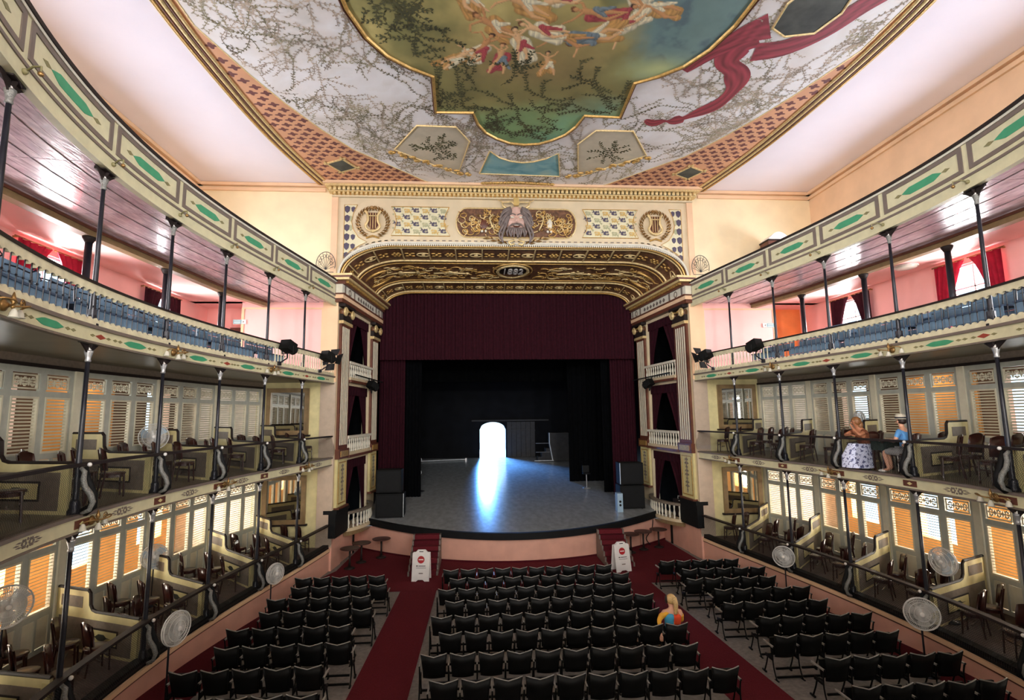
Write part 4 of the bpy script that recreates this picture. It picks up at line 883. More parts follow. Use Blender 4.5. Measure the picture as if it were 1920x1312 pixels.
for i in range(29):
    v = -1+2*i/28; row = []
    for j in range(25):
        u = -1+2*j/24; hw = .235*sqrt(max(.02, 1-max(0, abs(v)-.2)**2*1.15))*(1.0 if v > -.2 else 1-.35*(-.2-v)); x = u*hw; z = v*.36
        y = .26*sqrt(max(0, 1-u*u*.92))*(1-.25*v*v)
        y += .10*G(x, z, 0, -.01, .035, .09)*1.0+.05*G(x, z, 0, -.05, .07, .035)          # nose
        y += .05*(G(x, z, .12, -.06, .07, .06)+G(x, z, -.12, -.06, .07, .06))               # cheeks
        y += .045*(G(x, z, .1, .13, .08, .03)+G(x, z, -.1, .13, .08, .03))                  # brow ridges
        y -= .06*(G(x, z, .1, .075, .055, .03)+G(x, z, -.1, .075, .055, .03))               # sockets
        y -= .06*G(x, z, 0, -.17, .09, .03)
        row.append((x, -y*1.05, z))
    rows.append(row)
MB().grid(rows).build('face', 'mask_skin', mk, True)
for k in (-1, 1):
    MB().ball((k*.095, -.245, .07), .045, .035, .026).build('eye', 'plaster_pale', mk, True)
    MB().tube([(k*.02, -.31, .11), (k*.09, -.30, .155), (k*.19, -.22, .12)], .016, 6).build('eyebrow', 'mask_hair', mk, True)
    MB().tube([(0, -.33, -.125), (k*.1, -.31, -.14), (k*.19, -.26, -.21), (k*.2, -.2, -.3)], .028, 6, taper=lambda t: 1-.6*t).build('moustache', 'mask_hair', mk, True)
    MB().tube([(k*.17, -.1, .3), (k*.3, -.12, .42), (k*.34, -.1, .58)], .045, 6, taper=lambda t: 1-.85*t).build('horn', 'gold_light', mk, True)
    for i in range(7):
        a = .2+i*.3; MB().tube(smooth([(k*.12, -.2, .34-.02*i), (k*(.26+.03*(i % 2)), -.18, .28-.08*i), (k*(.33+.03*(i % 3)), -.12, .16-.1*i), (k*(.3+.05*(i % 2)), -.1, .02-.1*i)], 3), .04, 6, taper=lambda t: 1-.5*t).build('hair_lock', 'mask_hair', mk, True)
    MB().tube([(0, -.25, .4), (k*.1, -.2, .5), (k*.3, -.14, .5), (k*.42, -.1, .58)], .035, 6, taper=lambda t: 1-.7*t).build('crown_arm', 'gold_light', mk, True)
    MB().tube([(k*.05, -.1, -.5), (k*.18, -.12, -.56), (k*.13, -.12, -.64), (k*.05, -.1, -.6)], .03, 6).build('lower_scroll', 'gold_light', mk, True)
    for i in range(6): put('palm_leaf', lf, mk, (k*(.2+.08*i), -.04, -.6+.03*i), (0, k*(1.1-.0*i+(.5 if i % 2 else -.2)), 0))
MB().ball((0, -.27, -.175), .08, .05, .03).build('mouth', 'brown_red', mk, True); MB().ball((0, -.3, -.165), .06, .03, .012).build('teeth', 'plaster_pale', mk, True)
for i in range(9):
    x = -.2+.05*i; MB().tube(smooth([(x*.8, -.24, -.22), (x*1.1, -.26, -.32), (x*1.0+.03*sin(i*2), -.2, -.42-.06*(1-abs(x)*4))], 3), .035, 6, taper=lambda t: 1-.6*t).build('beard_lock', 'mask_hair', mk, True)
MB().box(-.06, .06, -.3, -.2, .38, .58).build('crown_plume', 'motif_gold', mk)
# arch edge: zig-zag trim and dashed fillet
ag = struct('trim_arch', 'toothed plaster edge and gilded coffered soffit of the proscenium arch', 'arch')
mb = MB(); N_ = 180
for i in range(N_):
    p, q = SOF(i/N_, 0), SOF((i+1)/N_, 0); m = (p+q)/2; mb.add([(p.x, YF-.07, p.z), (q.x, YF-.07, q.z), (m.x-(q.z-p.z)*.9, YF-.07, m.z-(q.x-p.x)*1.1)], [(0, 1, 2)])
    mb.add([(p.x, YF-.03, p.z), (q.x, YF-.03, q.z), (m.x, YF-.03, m.z-(q.x-p.x)*1.1)], [(0, 1, 2)])
o = mb.build('toothed_edge', 'plaster_pale', ag); o['kind'] = 'stuff'
MB().tube([(SOF(i/120, 0).x, YF-.06, SOF(i/120, 0).z+.05) for i in range(121)], .045, 6).build('edge_roll', 'plaster_pale', ag)
mb = MB()
for i in range(60):
    a, b = i/60+.003, i/60+.012; P = [SOF(t, 0) for t in (a, b)]
    mb.add([(P[0].x, YF-.03, P[0].z+.13), (P[1].x, YF-.03, P[1].z+.13), (P[1].x, YF-.03, P[1].z+.17), (P[0].x, YF-.03, P[0].z+.17)], [(0, 1, 2, 3)])
o = mb.build('dashed_fillet', 'taupe', ag); o['kind'] = 'stuff'
MB().grid([[SOF(i/NA, v) for v in (0, .3)] for i in range(NA+1)]).build('outer_band', 'gilt_dark', ag)
MB().grid([[SOF(i/NA, v) for v in (.3, .34, .68, .72)] for i in range(NA+1)]).build('middle_band', 'gilt_dark', ag); MB().grid([[SOF(i/NA, v) for v in (.72, 1.0)] for i in range(NA+1)]).build('inner_band', 'gilt_dark', ag)
for v, r, m in ((.02, .05, 'gold'), (.05, .035, 'gold_light'), (.28, .05, 'gold_light'), (.33, .03, 'gold'), (.69, .03, 'gold'), (.735, .05, 'gold_light'), (.96, .04, 'gold_light'), (.995, .06, 'gold')):
    MB().tube([SOF(i/NA, v, .03) for i in range(NA+1)], r, 6).build('gilded_moulding', m, ag, True)
def sof_M(t, v, lift):
    p = SOF(t, v, lift); q = SOF(min(1, t+.004), v, lift); r = SOF(t, min(1, v+.01), lift); X = (q-p).normalized(); Yv = (r-p).normalized(); Z = X.cross(Yv).normalized(); Yv = Z.cross(X)
    return Matrix.Translation(p) @ Matrix((X, Yv, Z)).transposed().to_4x4()
ros = MB().ball((0, 0, 0), .07, .07, .05, 8, 5)
for k in range(6): a = k*pi/3; ros.ball((.15*cos(a), .15*sin(a), 0), .075, .055, .03, 6, 4)
ros = ros.mesh('rosette', 'gold', True)
eye = MB().tube([(.26*cos(2*pi*i/20), .15*sin(2*pi*i/20), 0) for i in range(21)], .028, 5).ball((0, 0, 0), .09, .06, .05, 8, 5).mesh('eye_motif', 'gold_light', True)
bar = MB().box(-.025, .025, -.55, .55, -.03, .03).mesh('cross_bar', 'gold_light')
crs = MB()
for k in range(4): a = pi/4+k*pi/2; crs.ball((.17*cos(a), .17*sin(a), 0), .1, .05, .03, 6, 4, Matrix.Rotation(0, 4, 'Z'))
crs.ball((0, 0, 0), .06, .06, .05, 8, 5); crs = crs.mesh('cross_flower', 'gold', True)
for v, sc in ((.165, 1.0), (.855, .82)):
    n = 26
    for i in range(n+1):
        t = .02+.96*i/n; m = (ros, crs, eye, crs)[i % 4]; put(('rosette', 'cross_flower', 'eye_motif', 'cross_flower')[i % 4], m, ag, M=sof_M(t, v, .04) @ Matrix.Scale(sc, 4))
        if i % 2 == 0: put('cross_bar', bar, ag, M=sof_M(t+.017, v, .03) @ Matrix.Scale(sc*.95, 4))
rs = random.Random(4)
for s in (-1, 1):
    for i in range(56):
        t = .5+s*(.07+.40*(i+rs.random())/56); v = .52+rs.uniform(-.11, .11); r0 = rs.uniform(.1, .24); k = rs.choice((-1, 1)); a0 = rs.random()*6
        MB().tube([(r0*(1-j/18)*cos(a0+k*j*.45)+.03*j, r0*(1-j/18)*sin(a0+k*j*.45), 0) for j in range(18)], .025, 5).build('soffit_scroll', rs.choice(('gold', 'gold', 'gold_light')), ag, True, M=sof_M(t, v, .03))
    for t in (.5+s*.2, .5+s*.36):
        MB().tube([(-.75, .06, 0), (0, 0, .02), (.75, .05, 0)], .04, 6).ball((.75, .05, 0), .12, .1, .05).ball((0, 0, 0), .14, .2, .06).build('torch_relief', 'gold_light', ag, True, M=sof_M(t, .52, .05))
    P = [(.75*cos(2*pi*i/32), .55*sin(2*pi*i/32), 0) for i in range(33)]; MB().tube(P, .06, 6).build('side_medallion', 'gold', ag, True, M=sof_M(.5+s*.435, .52, .05))
# date medallion on the soffit
dmn = thing('date_medallion', 'oval gilded medallion bearing the date 1882 under the arch', 'medallion', tuple(SOF(.5, .46, .06)))
MB().lathe([(0, .0), (1.0, .0), (1.0, .02), (0, .02)], 36).build('oval_ground', 'box_dark', dmn, scale=(.66, .92, 1))
MB().tube([(.68*cos(2*pi*i/40), .95*sin(2*pi*i/40), -.03) for i in range(41)], .065, 8).build('oval_frame', 'gold_light', dmn, True)
MB().tube([(.86*cos(2*pi*i/40), 1.12*sin(2*pi*i/40), -.01) for i in range(41)], .04, 8).build('outer_frame', 'gold', dmn, True)
for i in range(8): a = i*pi/4; MB().ball((.68*cos(a), .95*sin(a), -.05), .08, .08, .05).build('frame_boss', 'gold_light', dmn, True)
def text(name, body, size, m, parent, M, ext=.01):
    c = bpy.data.curves.new(name, 'FONT'); c.body = body; c.size = size; c.align_x = 'CENTER'; c.align_y = 'CENTER'; c.extrude = ext; c.offset = 0.0; c.materials.append(MATS[m])
    o = bpy.data.objects.new(name+'_curve', c); COL.objects.link(o); me = bpy.data.meshes.new_from_object(o.evaluated_get(bpy.context.evaluated_depsgraph_get())); bpy.data.objects.remove(o)
    return put(name, me, parent, M=M)
text('date', '1882', .6, 'white_plastic', dmn, Matrix.Translation((0, 0, -.05)) @ Matrix(((.82, 0, 0, 0), (0, -1.9, 0, 0), (0, 0, -1, 0), (0, 0, 0, 1))), .03)
# ------------------------------------------------------------------ splayed side walls with boxes
def flutes(mb, T, u0, u1, z0, z1, n): 
    w = (u1-u0)/n
    for i in range(n): mb.box(u0+w*i+w*.18, u0+w*(i+1)-w*.18, .10, .135, z0, z1, T)
tilts = {}
for s in (-1, 1):
    T = SP(s); S = SIDE[s]
    w = struct('wall_stage_'+S, 'ornamented %s proscenium side wall with three stage boxes' % S, 'wall')
    mb = MB()
    OP = ((1.75, 3.35, 1.9, 3.85), (1.75, 3.35, 4.75, 6.85), (1.75, 3.35, 7.75, 9.85))
    mb.box(0, 1.4, -.3, 0, 1.1, 11.0, T); mb.box(4.2, UL, -.3, 0, 1.1, 11.0, T)
    for z0, z1 in ((1.1, 1.2), (3.85, 4.12), (6.85, 7.12), (9.85, 11.0)): mb.box(1.4, 4.2, -.3, 0, z0, z1, T)
    mb.build('wall_face', 'plaster', w)
    MB().box(-.02, .95, -.32, .03, 0, 1.15, T).build('pier_base', 'pink', w); MB().box(.95, UL, -.32, -.02, 0, 1.1, T).build('pier_plinth', 'pink', w)
    MB().box(-.05, 1.35, -.3, .16, 1.15, 2.12, T).build('black_plinth', 'black', w); MB().box(-.07, 1.38, -.3, .2, 2.0, 2.14, T).build('plinth_cap', 'black', w)
    MB().box(1.25, 4.35, -1.9, -1.85, 1.0, 10.4, T).box(1.2, 1.25, -1.9, -.3, 1.0, 10.4, T).box(4.35, 4.4, -1.9, -.3, 1.0, 10.4, T).box(1.2, 4.4, -1.9, -.3, 10.3, 10.4, T).build('box_back', 'black_cloth', w); MB().box(2.45, 2.62, .0, .02, 0, 1.05, T).build('slot', 'black', w)
    for z in (4.12, 7.12): MB().box(1.26, 4.34, -1.84, 0, z-.1, z, T).build('box_floor', 'floor_brown', w)
    # pilasters
    for k, (u0, u1) in enumerate(((.18, 1.2), (4.32, 5.3))):
        p = thing('pilaster', 'fluted white and gold pilaster at the %s edge of the %s stage boxes' % (('outer', 'inner')[k], S), 'pilaster', kind='structure')
        sh_ = MB().box(u0, u1, 0, .10, 4.35, 9.2, T).build('shaft', 'brown_red', p)
        n = 5; ww = (u1-u0-.16)/n
        for i in range(n): MB().box(u0+.08+ww*i+ww*.27, u0+.08+ww*(i+1)-ww*.27, .10, .112, 4.5, 9.1, T).build('flute', 'flute', sh_)
        MB().box(u0-.04, u1+.04, 0, .18, 9.2, 9.32, T).build('necking', 'gold_light', p); MB().box(u0-.02, u1+.02, 0, .16, 9.32, 9.6, T).build('capital_bell', 'box_dark', p)
        MB().box(u0-.1, u1+.1, 0, .26, 9.86, 9.98, T).build('abacus', 'box_dark', p)
        for q in (u0+.1, u1-.1):
            P = [T(q+.19*(1-j/26)*cos(j*.55), .22, 9.66+.19*(1-j/26)*sin(j*.55)) for j in range(24)]; MB().tube(P, .045, 6).build('volute', 'gold_light', p, True)
            MB().tube([T(q, .0, 9.66), T(q, .22, 9.66)], .15, 12).build('volute_roll', 'gilt_dark', p, True)
        MB().tube([T(u0+.2, .2, 9.8), T((u0+u1)/2, .22, 9.72), T(u1-.2, .2, 9.8)], .04, 6).build('festoon', 'gold', p, True)
        MB().box(u0-.05, u1+.05, 0, .17, 3.98, 4.35, T).build('base_block', 'brown_red', p); MB().box(u0+.1, u1-.1, .17, .19, 4.06, 4.28, T).build('base_ornament', 'gold', p)
        MB().box(u0, u1, 0, .10, 2.14, 3.98, T).build('pedestal', 'inset', p)
        f = MB()
        for a, b, c, d in ((u0+.1, u0+.14, 2.3, 3.86), (u1-.14, u1-.1, 2.3, 3.86), (u0+.14, u1-.14, 2.3, 2.34), (u0+.14, u1-.14, 3.82, 3.86)): f.box(a, b, .1, .115, c, d, T)
        f.build('pedestal_frame', 'gold', p)
        um = (u0+u1)/2; ar = MB()
        for i in range(9):
            z = 2.5+.15*i; hw = .07+.13*abs(sin(i*1.1)); ar.add([T(um-hw, .115, z), T(um, .12, z+.09), T(um+hw, .115, z), T(um, .12, z-.05)], [(0, 1, 2, 3)])
        ar.tube([T(um, .115, 2.4), T(um, .115, 3.78)], .018, 5); ar.build('arabesque', 'box_brown', p)
        MB().box(u0-.04, u1+.04, 0, .2, 2.12, 2.2, T).build('pedestal_foot', 'brown_red', p)
    # entablature
    e = struct('trim_entablature_'+S, 'entablature with gilded cornice over the %s stage boxes' % S, 'entablature')
    for z0, z1, d, m, nm in ((9.98, 10.12, .22, 'brown_red', 'architrave'), (10.12, 10.27, .26, 'wall_peach', 'architrave_band'), (10.27, 10.33, .3, 'brown_red', 'fillet'), (10.33, 10.68, .22, 'plaster_pale', 'frieze'), (10.68, 10.75, .32, 'brown_red', 'bed_moulding'), (10.84, 10.93, .5, 'gold_light', 'corona'), (10.93, 11.0, .56, 'brown_red', 'cyma'), (11.0, 11.08, .62, 'gold_light', 'cornice_edge')):
        MB().box(-.12-d*.3, UL+.1, -.2, d, z0, z1, T).build(nm, m, e)
    MB().box(-.1, UL, -.2, .3, 10.75, 10.84, T).build('dentil_ground', 'brown_red', e)
    for i in range(34): MB().box(.0+UL*i/34, .09+UL*i/34, .3, .4, 10.76, 10.84, T).build('dentil', 'gold', e)
    for u, h in ((.65, .12), (4.8, .12)): MB().tube([T(u+h*cos(a*pi/6), .23, 10.5+h*sin(a*pi/6)) for a in range(13)], .025, 5).build('frieze_roundel', 'box_brown', e)
    for u in (.1, 1.2, 4.3, 5.25): MB().box(u-.05, u+.05, .2, .25, 10.33, 10.68, T).build('frieze_strip', 'taupe', e)
    for i in range(7): u = 1.75+.34*i; MB().add([T(u-.13, .23, 10.5), T(u, .24, 10.62), T(u+.13, .23, 10.5), T(u, .24, 10.40)], [(0, 1, 2, 3)]).build('frieze_leaf', 'taupe', e)
    # iron ornament standing on the cornice end
    fo = thing('wire_ornament', 'fan-shaped wrought iron grille standing on the %s cornice end' % S, 'grille', (s*7.42, YF-.35, 11.1))
    MB().tube([(.36*cos(pi*i/20*1.2-.3), 0, .3+.5*sin(pi*i/20*1.2-.3)) for i in range(21)]+[(-.3, 0, 0), (.3, 0, 0)], .014, 5).build('rim', 'wire', fo)
    for i in range(9): a = -.2+i*.43; MB().tube([(0, 0, .1), (.33*cos(a), 0, .32+.46*sin(a))], .009, 5).build('spoke', 'wire', fo)
    for i in range(8):
        a = .0+i*.45; x, z = .22*cos(a), .34+.3*sin(a); MB().tube([(x+.06*cos(j*.7), -.01, z+.06*sin(j*.7)) for j in range(10)], .008, 4).build('curl', 'wire', fo)
    # balustrades and curtains of the stage boxes
    bal = MB().lathe([(.045, 0), (.045, .05), (.03, .08), (.055, .18), (.05, .24), (.024, .36), (.035, .44), (.04, .5), (.04, .54)], 8).mesh('baluster', 'plaster_pale', True)
    for k, (zb, nm) in enumerate(((1.22, 'lowest'), (4.18, 'middle'), (7.18, 'uppermost'))):
        b = thing('stage_box_balustrade', 'white baluster rail of the %s stage box, %s side' % (nm, S), 'balustrade'); bow = .22 if k == 0 else 0
        u0, u1 = (1.3, 4.25) if k == 0 else (1.22, 4.32); n = 13
        def BT(u, k=k, bow=bow, u0=u0, u1=u1): return .06+(bow+.25 if k == 0 else 0)*sin(pi*(u-u0)/(u1-u0))**.7
        def rail(z0, z1, h, m, name):
            rows = []
            for i in range(15): u = u0+(u1-u0)*i/14; d = BT(u); rows.append([T(u, d-h, z0), T(u, d+h, z0), T(u, d+h, z1), T(u, d-h, z1)])
            q = MB(); q.grid(rows, None, True); q.f += [(0, 1, 2, 3), (56, 57, 58, 59)]; q.build(name, m, b)
        rail(zb-.12, zb, .1, 'plaster', 'bottom_rail'); rail(zb+.54, zb+.64, .09, 'plaster_pale' if k else 'box_brown', 'top_rail')
        if k == 0: rail(zb-.28, zb-.12, .06, 'beam', 'apron')
        else: rail(zb-.22, zb-.12, .14, 'brown_red', 'shelf')
        for i in range(n): u = u0+.1+(u1-u0-.2)*i/(n-1); put('baluster', bal, b, T(u, BT(u), zb))
        zt = (3.82, 6.82, 9.84)[k]; zl = zb+.1
        for q in (-1, 1):
            c = thing('box_curtain', 'burgundy curtain at the %s edge of the %s stage box, %s side' % (('outer', 'inner')[(q+1)//2], nm, S), 'curtain')
            rows = []
            for i in range(11):
                v = i/10; wd = 1.2*(1-v)**1.4+.16+.04*v; row = []
                for j in range(13): row.append(T(2.8+q*(1.38-wd*j/12), -.12+.035*sin(j*1.7), zt-(zt-zl)*v))
                rows.append(row)
            MB().grid(rows).build('drape', 'velvet', c, True)
            rows = [[T(2.8+q*(1.38-1.38*j/12), -.06+.03*sin(j*2.1), zt+.03-.38*v) for j in range(13)] for v in (0, .5, 1)]; MB().grid(rows).build('pelmet', 'velvet', c, True)
# ================================================================== stage
rows = []
for i in range(21):
    v = i/20; row = []
    for j in range(33):
        u = -1+j/16; x0 = u*6.8; y0 = yarc(x0); x = x0+(u*9.6-x0)*v; y = y0+(38.1-y0)*v; row.append((x, y, stz(y)))
    rows.append(row)
tag(MB().grid(rows).build('floor_stage', 'stage', None, True), 'scuffed glossy grey stage floor rising to the open door', 'floor', kind='structure')
wf = struct('wall_stage_front', 'pink curved wall under the stage lip', 'wall')
MB().grid([[(x, yarc(x)+.12, 0), (x, yarc(x)+.12, 1.0)] for x in [-6.9+13.8*i/40 for i in range(41)]]).build('wall_face', 'pink', wf)
rows = [[(x, yarc(x)-.04, stz(yarc(x))-.24), (x, yarc(x)-.04, stz(yarc(x))+.012), (x, yarc(x)+.2, stz(yarc(x))+.012), (x, yarc(x)+.2, stz(yarc(x))-.24)] for x in [-6.74+13.48*i/40 for i in range(41)]]
MB().grid(rows, None, True).build('stage_lip', 'black', wf); MB().grid([[(x, yarc(x)+.05, .0), (x, yarc(x)+.05, .06), (x, yarc(x)+.12, .06)] for x in [-6.9+13.8*i/40 for i in range(41)]]).build('skirting', 'carpet_dark', wf)
# black back wall pierced by the arched door
wb = struct('wall_stage_back', 'dark back wall of the stage around the arched door', 'wall')
x0, x1, zs, zt = -1.42, .46, 4.55, 5.08; Yb = 38.0
mb = MB().box(-10, x0, Yb, Yb+.4, 1.5, 14).box(x1, 10, Yb, Yb+.4, 1.5, 14)
n = 14; rows = []
for i in range(n+1): x = x0+(x1-x0)*i/n; z = zs+(zt-zs)*sqrt(max(0, 1-((x-(x0+x1)/2)/((x1-x0)/2))**2)); rows.append([(x, Yb, z), (x, Yb, 14), (x, Yb+.4, 14), (x, Yb+.4, z)])
mb.grid(rows, None, True); mb.build('wall_face', 'stage_wall', wb)
MB().box(-2.0, 3.6, Yb-.12, Yb, 5.14, 5.24).build('door_lintel', 'stage_door', wb)
d = thing('door_150', 'wide dark plank leaf of the stage door folded against the wall', 'door', (1.58, Yb-.08, 2.56), kind='structure')
for i in range(6): MB().box(-1.02+.34*i, -.7+.34*i, -.04, .02, 0, 2.52).build('plank', 'stage_door', d)
MB().prism([(-.95, 1.95), (-.85, 1.95), (-.3, 2.45), (-.42, 2.45)], -.08, -.04).build('brace', 'stage_door', d); MB().box(-1.02, 1.02, -.08, -.04, 1.84, 1.96).build('ledge_board', 'stage_door', d)
for s in (-1, 1): tag(MB().box(min(s*9.8, s*10.1), max(s*9.8, s*10.1), 25.6, 38.4, 0, 14).build('wall_stage_wing', 'stage_wall'), 'dark %s side wall of the stage house' % SIDE[s], 'wall', kind='structure')
tag(MB().box(-10.1, 10.1, 25.6, 38.4, 13.6, 13.9).build('ceiling_stage', 'stage_wall'), 'dark ceiling of the stage house', 'ceiling', kind='structure')
for s in (-1, 1): tag(MB().box(min(s*6.47, s*10), max(s*6.47, s*10), 25.45, 25.62, 0, 13.8).build('wall_stage_return', 'stage_wall'), 'dark return wall behind the %s edge of the arch' % SIDE[s], 'wall', kind='structure')
tag(MB().box(-10, 10, 25.45, 25.62, 11.7, 13.8).build('wall_stage_header', 'stage_wall'), 'dark header wall behind the top of the arch', 'wall', kind='structure')
tag(MB().box(-14, 14, 38.3, 60, 2.3, 2.5).build('ground_yard', 'corridor_pale'), 'pale paved yard outside the stage door', 'ground', kind='structure')
# curtains
def pleats(x0, x1, Y, z0, z1, n, amp, ph=0):
    N_ = n*6; return MB().grid([[(x0+(x1-x0)*j/N_, Y+amp*sin(j/6*2*pi+ph)+amp*.5*sin(j*.37), z0+(z1-z0)*i/5) for j in range(N_+1)] for i in range(6)])
t = thing('stage_valance', 'burgundy pleated valance across the top of the stage', 'curtain'); pleats(-6.4, 6.4, 25.71, 8.35, 12.0, 74, .055).build('cloth', 'velvet', t, True); pleats(-6.4, 6.4, 25.705, 8.33, 8.40, 74, .06).build('hem', 'velvet', t, True)
for s in (-1, 1):
    t = thing('stage_curtain', 'burgundy side curtain gathered at the %s of the stage' % SIDE[s], 'curtain'); pleats(s*6.45, s*5.2, 26.15, 1.58, 8.6, 9, .09).build('cloth', 'velvet', t, True)
def leg(x0, y0, x1, y1, label):
    t = thing('black_leg_drape', label, 'drape'); n = 14; zt = 11
    rows = [[(x0+(x1-x0)*j/60, y0+(y1-y0)*j/60+.05*sin(j*1.3), z) for j in range(61)] for z in (stz(max(y0, y1))+.0, 6, zt)]
    MB().grid(rows).build('cloth', 'black_cloth', t, True)
leg(-6.4, 26.6, -4.42, 26.6, 'black masking drape just inside the left stage curtain'); leg(-7, 31, -4.9, 31, 'black masking drape deeper on the left of the stage')
leg(6.4, 26.7, 4.85, 26.7, 'black masking drape just inside the right stage curtain'); leg(7, 29.4, 3.55, 29.4, 'broad black masking drape deeper on the right of the stage')
for y, z, nm in ((27.2, 8.4, 'front'), (31.5, 7.6, 'rear')):
    t = thing('black_border', 'black overhead border cloth, %s one above the stage' % nm, 'drape'); pleats(-8, 8, y, z, 13.595, 30, .04).build('cloth', 'black_cloth', t, True)
# stage equipment
def cabinet(loc, w, d, h, label, rz=0, edge=0):
    t = thing('loudspeaker', label, 'speaker', loc, rz)
    MB().box(-w/2, w/2, -d/2, d/2, 0, h).build('cabinet', 'speaker', t); MB().box(-w/2+.05, w/2-.05, -d/2-.015, -d/2, .06, h-.06).build('grille', 'black', t)
    for x in (-w/2+.1, w/2-.1):
        for y in (-d/2+.1, d/2-.1): MB().lathe([(.04, -.03), (.04, .0)], 8).build('foot', 'black', t, loc=(x, y, 0))
    if edge: MB().box(edge*(w/2), edge*(w/2)+.02*edge if edge > 0 else -w/2-.02, -d/2, -d/2+.06, .02, h).build('light_edge', 'speaker_edge', t) if edge > 0 else MB().box(-w/2-.02, -w/2, -d/2, -d/2+.06, .02, h).build('light_edge', 'speaker_edge', t)
    return t
cabinet((-5.35, 23.3, stz(22.9)+.03), 1.15, .8, .98, 'lower black loudspeaker cabinet at the left stage edge', 0, 1)
cabinet((-5.4, 23.32, stz(22.9)+1.05), 1.05, .75, .95, 'upper black loudspeaker cabinet at the left stage edge')
cabinet((5.3, 23.75, stz(23.4)+.03), 1.1, .8, 1.0, 'lower black loudspeaker cabinet at the right stage edge')
cabinet((5.33, 23.8, stz(23.4)+1.07), 1.05, .75, .95, 'upper black loudspeaker cabinet at the right stage edge', 0, -1)
t = thing('amplifier_rack', 'small pale blue amplifier panel beside the right loudspeakers', 'rack', (4.62, 23.15, stz(22.9))); MB().box(-.12, .12, -.2, .2, 0, .8).build('case', 'fan_blue', t)
for z in (.3, .45): MB().lathe([(.05, 0), (.05, .02)], 10).build('socket', 'black', t, M=Matrix.Translation((0, -.2, z)) @ Matrix.Rotation(pi/2, 4, 'X'))
t = thing('lighting_stand', 'dark stand with two white rings at the left of the stage', 'stand', (-4.65, 27.8, stz(27.8)))
MB().tube([(0, 0, .02), (0, 0, 2.0)], .025, 6).build('pole', 'iron', t); MB().lathe([(.3, 0), (.3, .03), (.05, .05)], 14).build('base', 'iron', t)
for z in (.95, 1.6): MB().tube([(.13*cos(2*pi*i/18), -.03, z+.13*sin(2*pi*i/18)) for i in range(19)], .025, 6).build('ring', 'speaker_edge', t, True)
t = thing('lighting_bar', 'long pale metal bar lying at the rear left of the stage', 'bar', (-5.6, 36.6, stz(36.6)+.06)); MB().tube([(0, 0, 0), (3.2, .5, .04)], .04, 6).build('tube', 'speaker_edge', t); MB().box(3.14, 3.26, .4, .55, -.1, .12).build('end_plate', 'silver', t)
t = thing('platform_steps', 'grey stepped platform with handrail at the rear right of the stage', 'platform', (3.5, 36.4, stz(36.4)))
MB().box(-.1, 1.3, -.5, .6, 0, 1.9).build('platform_box', 'stage_door', t)
for i in range(3): MB().box(-.95+.28*i, -.1, -.5, .6, .28*i, .28*(i+1)).build('step', 'stage_door', t)
MB().box(-1.2, .12, -.56, -.52, 0, .05).build('base_rail', 'speaker_edge', t); MB().tube([(.05, -.54, .05), (-.15, -.54, 1.2), (-.15, -.54, 1.9)], .04, 6).build('upright', 'speaker_edge', t)
for z in (.6, 1.2): MB().tube([(-1.1, -.54, z), (-.15, -.54, z)], .025, 6).build('hand_rail', 'silver', t)
t = thing('stool', 'dark high stool with chrome foot at the right of the stage', 'stool', (4.15, 27.7, stz(27.7)))
MB().lathe([(.2, .72), (.22, .75), (.2, .8)], 14).build('seat', 'black', t, True); MB().tube([(0, 0, .02), (0, 0, .74)], .03, 8).build('stem', 'silver', t); MB().lathe([(.22, 0), (.2, .03), (.04, .05)], 14).build('base', 'silver', t, True); MB().box(-.18, .18, .15, .19, .8, 1.15).build('backrest', 'black', t)
# stairs up to the stage
def stairs(xc, y0, y1, label):
    t = thing('stage_stairs', label, 'stairs'); n = 7; L = y1-y0
    for i in range(n):
        a = y0+L*i/n; MB().box(xc-.46, xc+.46, a, a+L/n+.03, 0, 1.05*(i+1)/n).build('tread', 'carpet_dark' if i % 2 else 'carpet', t)
    for k in (-1, 1):
        P = [(y0, 0)]
        for i in range(n): P += [(y0+L*i/n, 1.05*(i+1)/n), (y0+L*(i+1)/n, 1.05*(i+1)/n)]
        P += [(y1, 0)]; MB().prism(P, -.03, .03, Matrix.Translation((xc+k*.5, 0, 0)) @ Matrix.Rotation(pi/2, 4, 'Z')).build('stringer', 'taupe', t)
stairs(-3.55, 19.15, yarc(3.0)+.0, 'red carpeted stairs to the stage, left flight'); stairs(3.6, 19.45, yarc(3.05)+.0, 'red carpeted stairs to the stage, right flight')
# A-frame signs
def aframe(loc, rz, label):
    t = thing('floor_sign', label, 'sign', loc, rz)
    prof = [(-.3, 0), (-.3, .92), (-.2, .93), (-.13, 1.01), (.13, 1.01), (.2, .93), (.3, .92), (.3, 0), (.16, 0), (.08, .06), (-.08, .06), (-.16, 0)]
    for k, nm in ((-1, 'front_board'), (1, 'rear_board')):
        M = Matrix.Translation((0, k*.2, 0)) @ Matrix.Rotation(k*.17, 4, 'X'); MB().prism(prof, -.015, .015).build(nm, 'white_plastic', t, M=M)
    F = Matrix.Translation((0, -.2, 0)) @ Matrix.Rotation(-.17, 4, 'X')
    MB().box(-.07, .07, -.02, -.0, .945, .97).build('handle_slot', 'black', t, M=F)
    MB().lathe([(.12, 0), (.12, .006)], 24).build('red_disc', 'sign_red', t, M=F @ Matrix.Translation((0, -.015, .70)) @ Matrix.Rotation(pi/2, 4, 'X')); MB().box(-.08, .08, -.026, -.02, .685, .715).build('white_bar', 'white_plastic', t, M=F)
    for x0, x1, z, h in ((-.16, -.10, .485, .03), (-.08, .16, .487, .022), (-.16, .18, .43, .012), (-.06, .08, .25, .03)): MB().box(x0, x1, -.02, -.015, z, z+h).build('text_line', 'sign_text' if z > .3 else 'taupe', t, M=F)
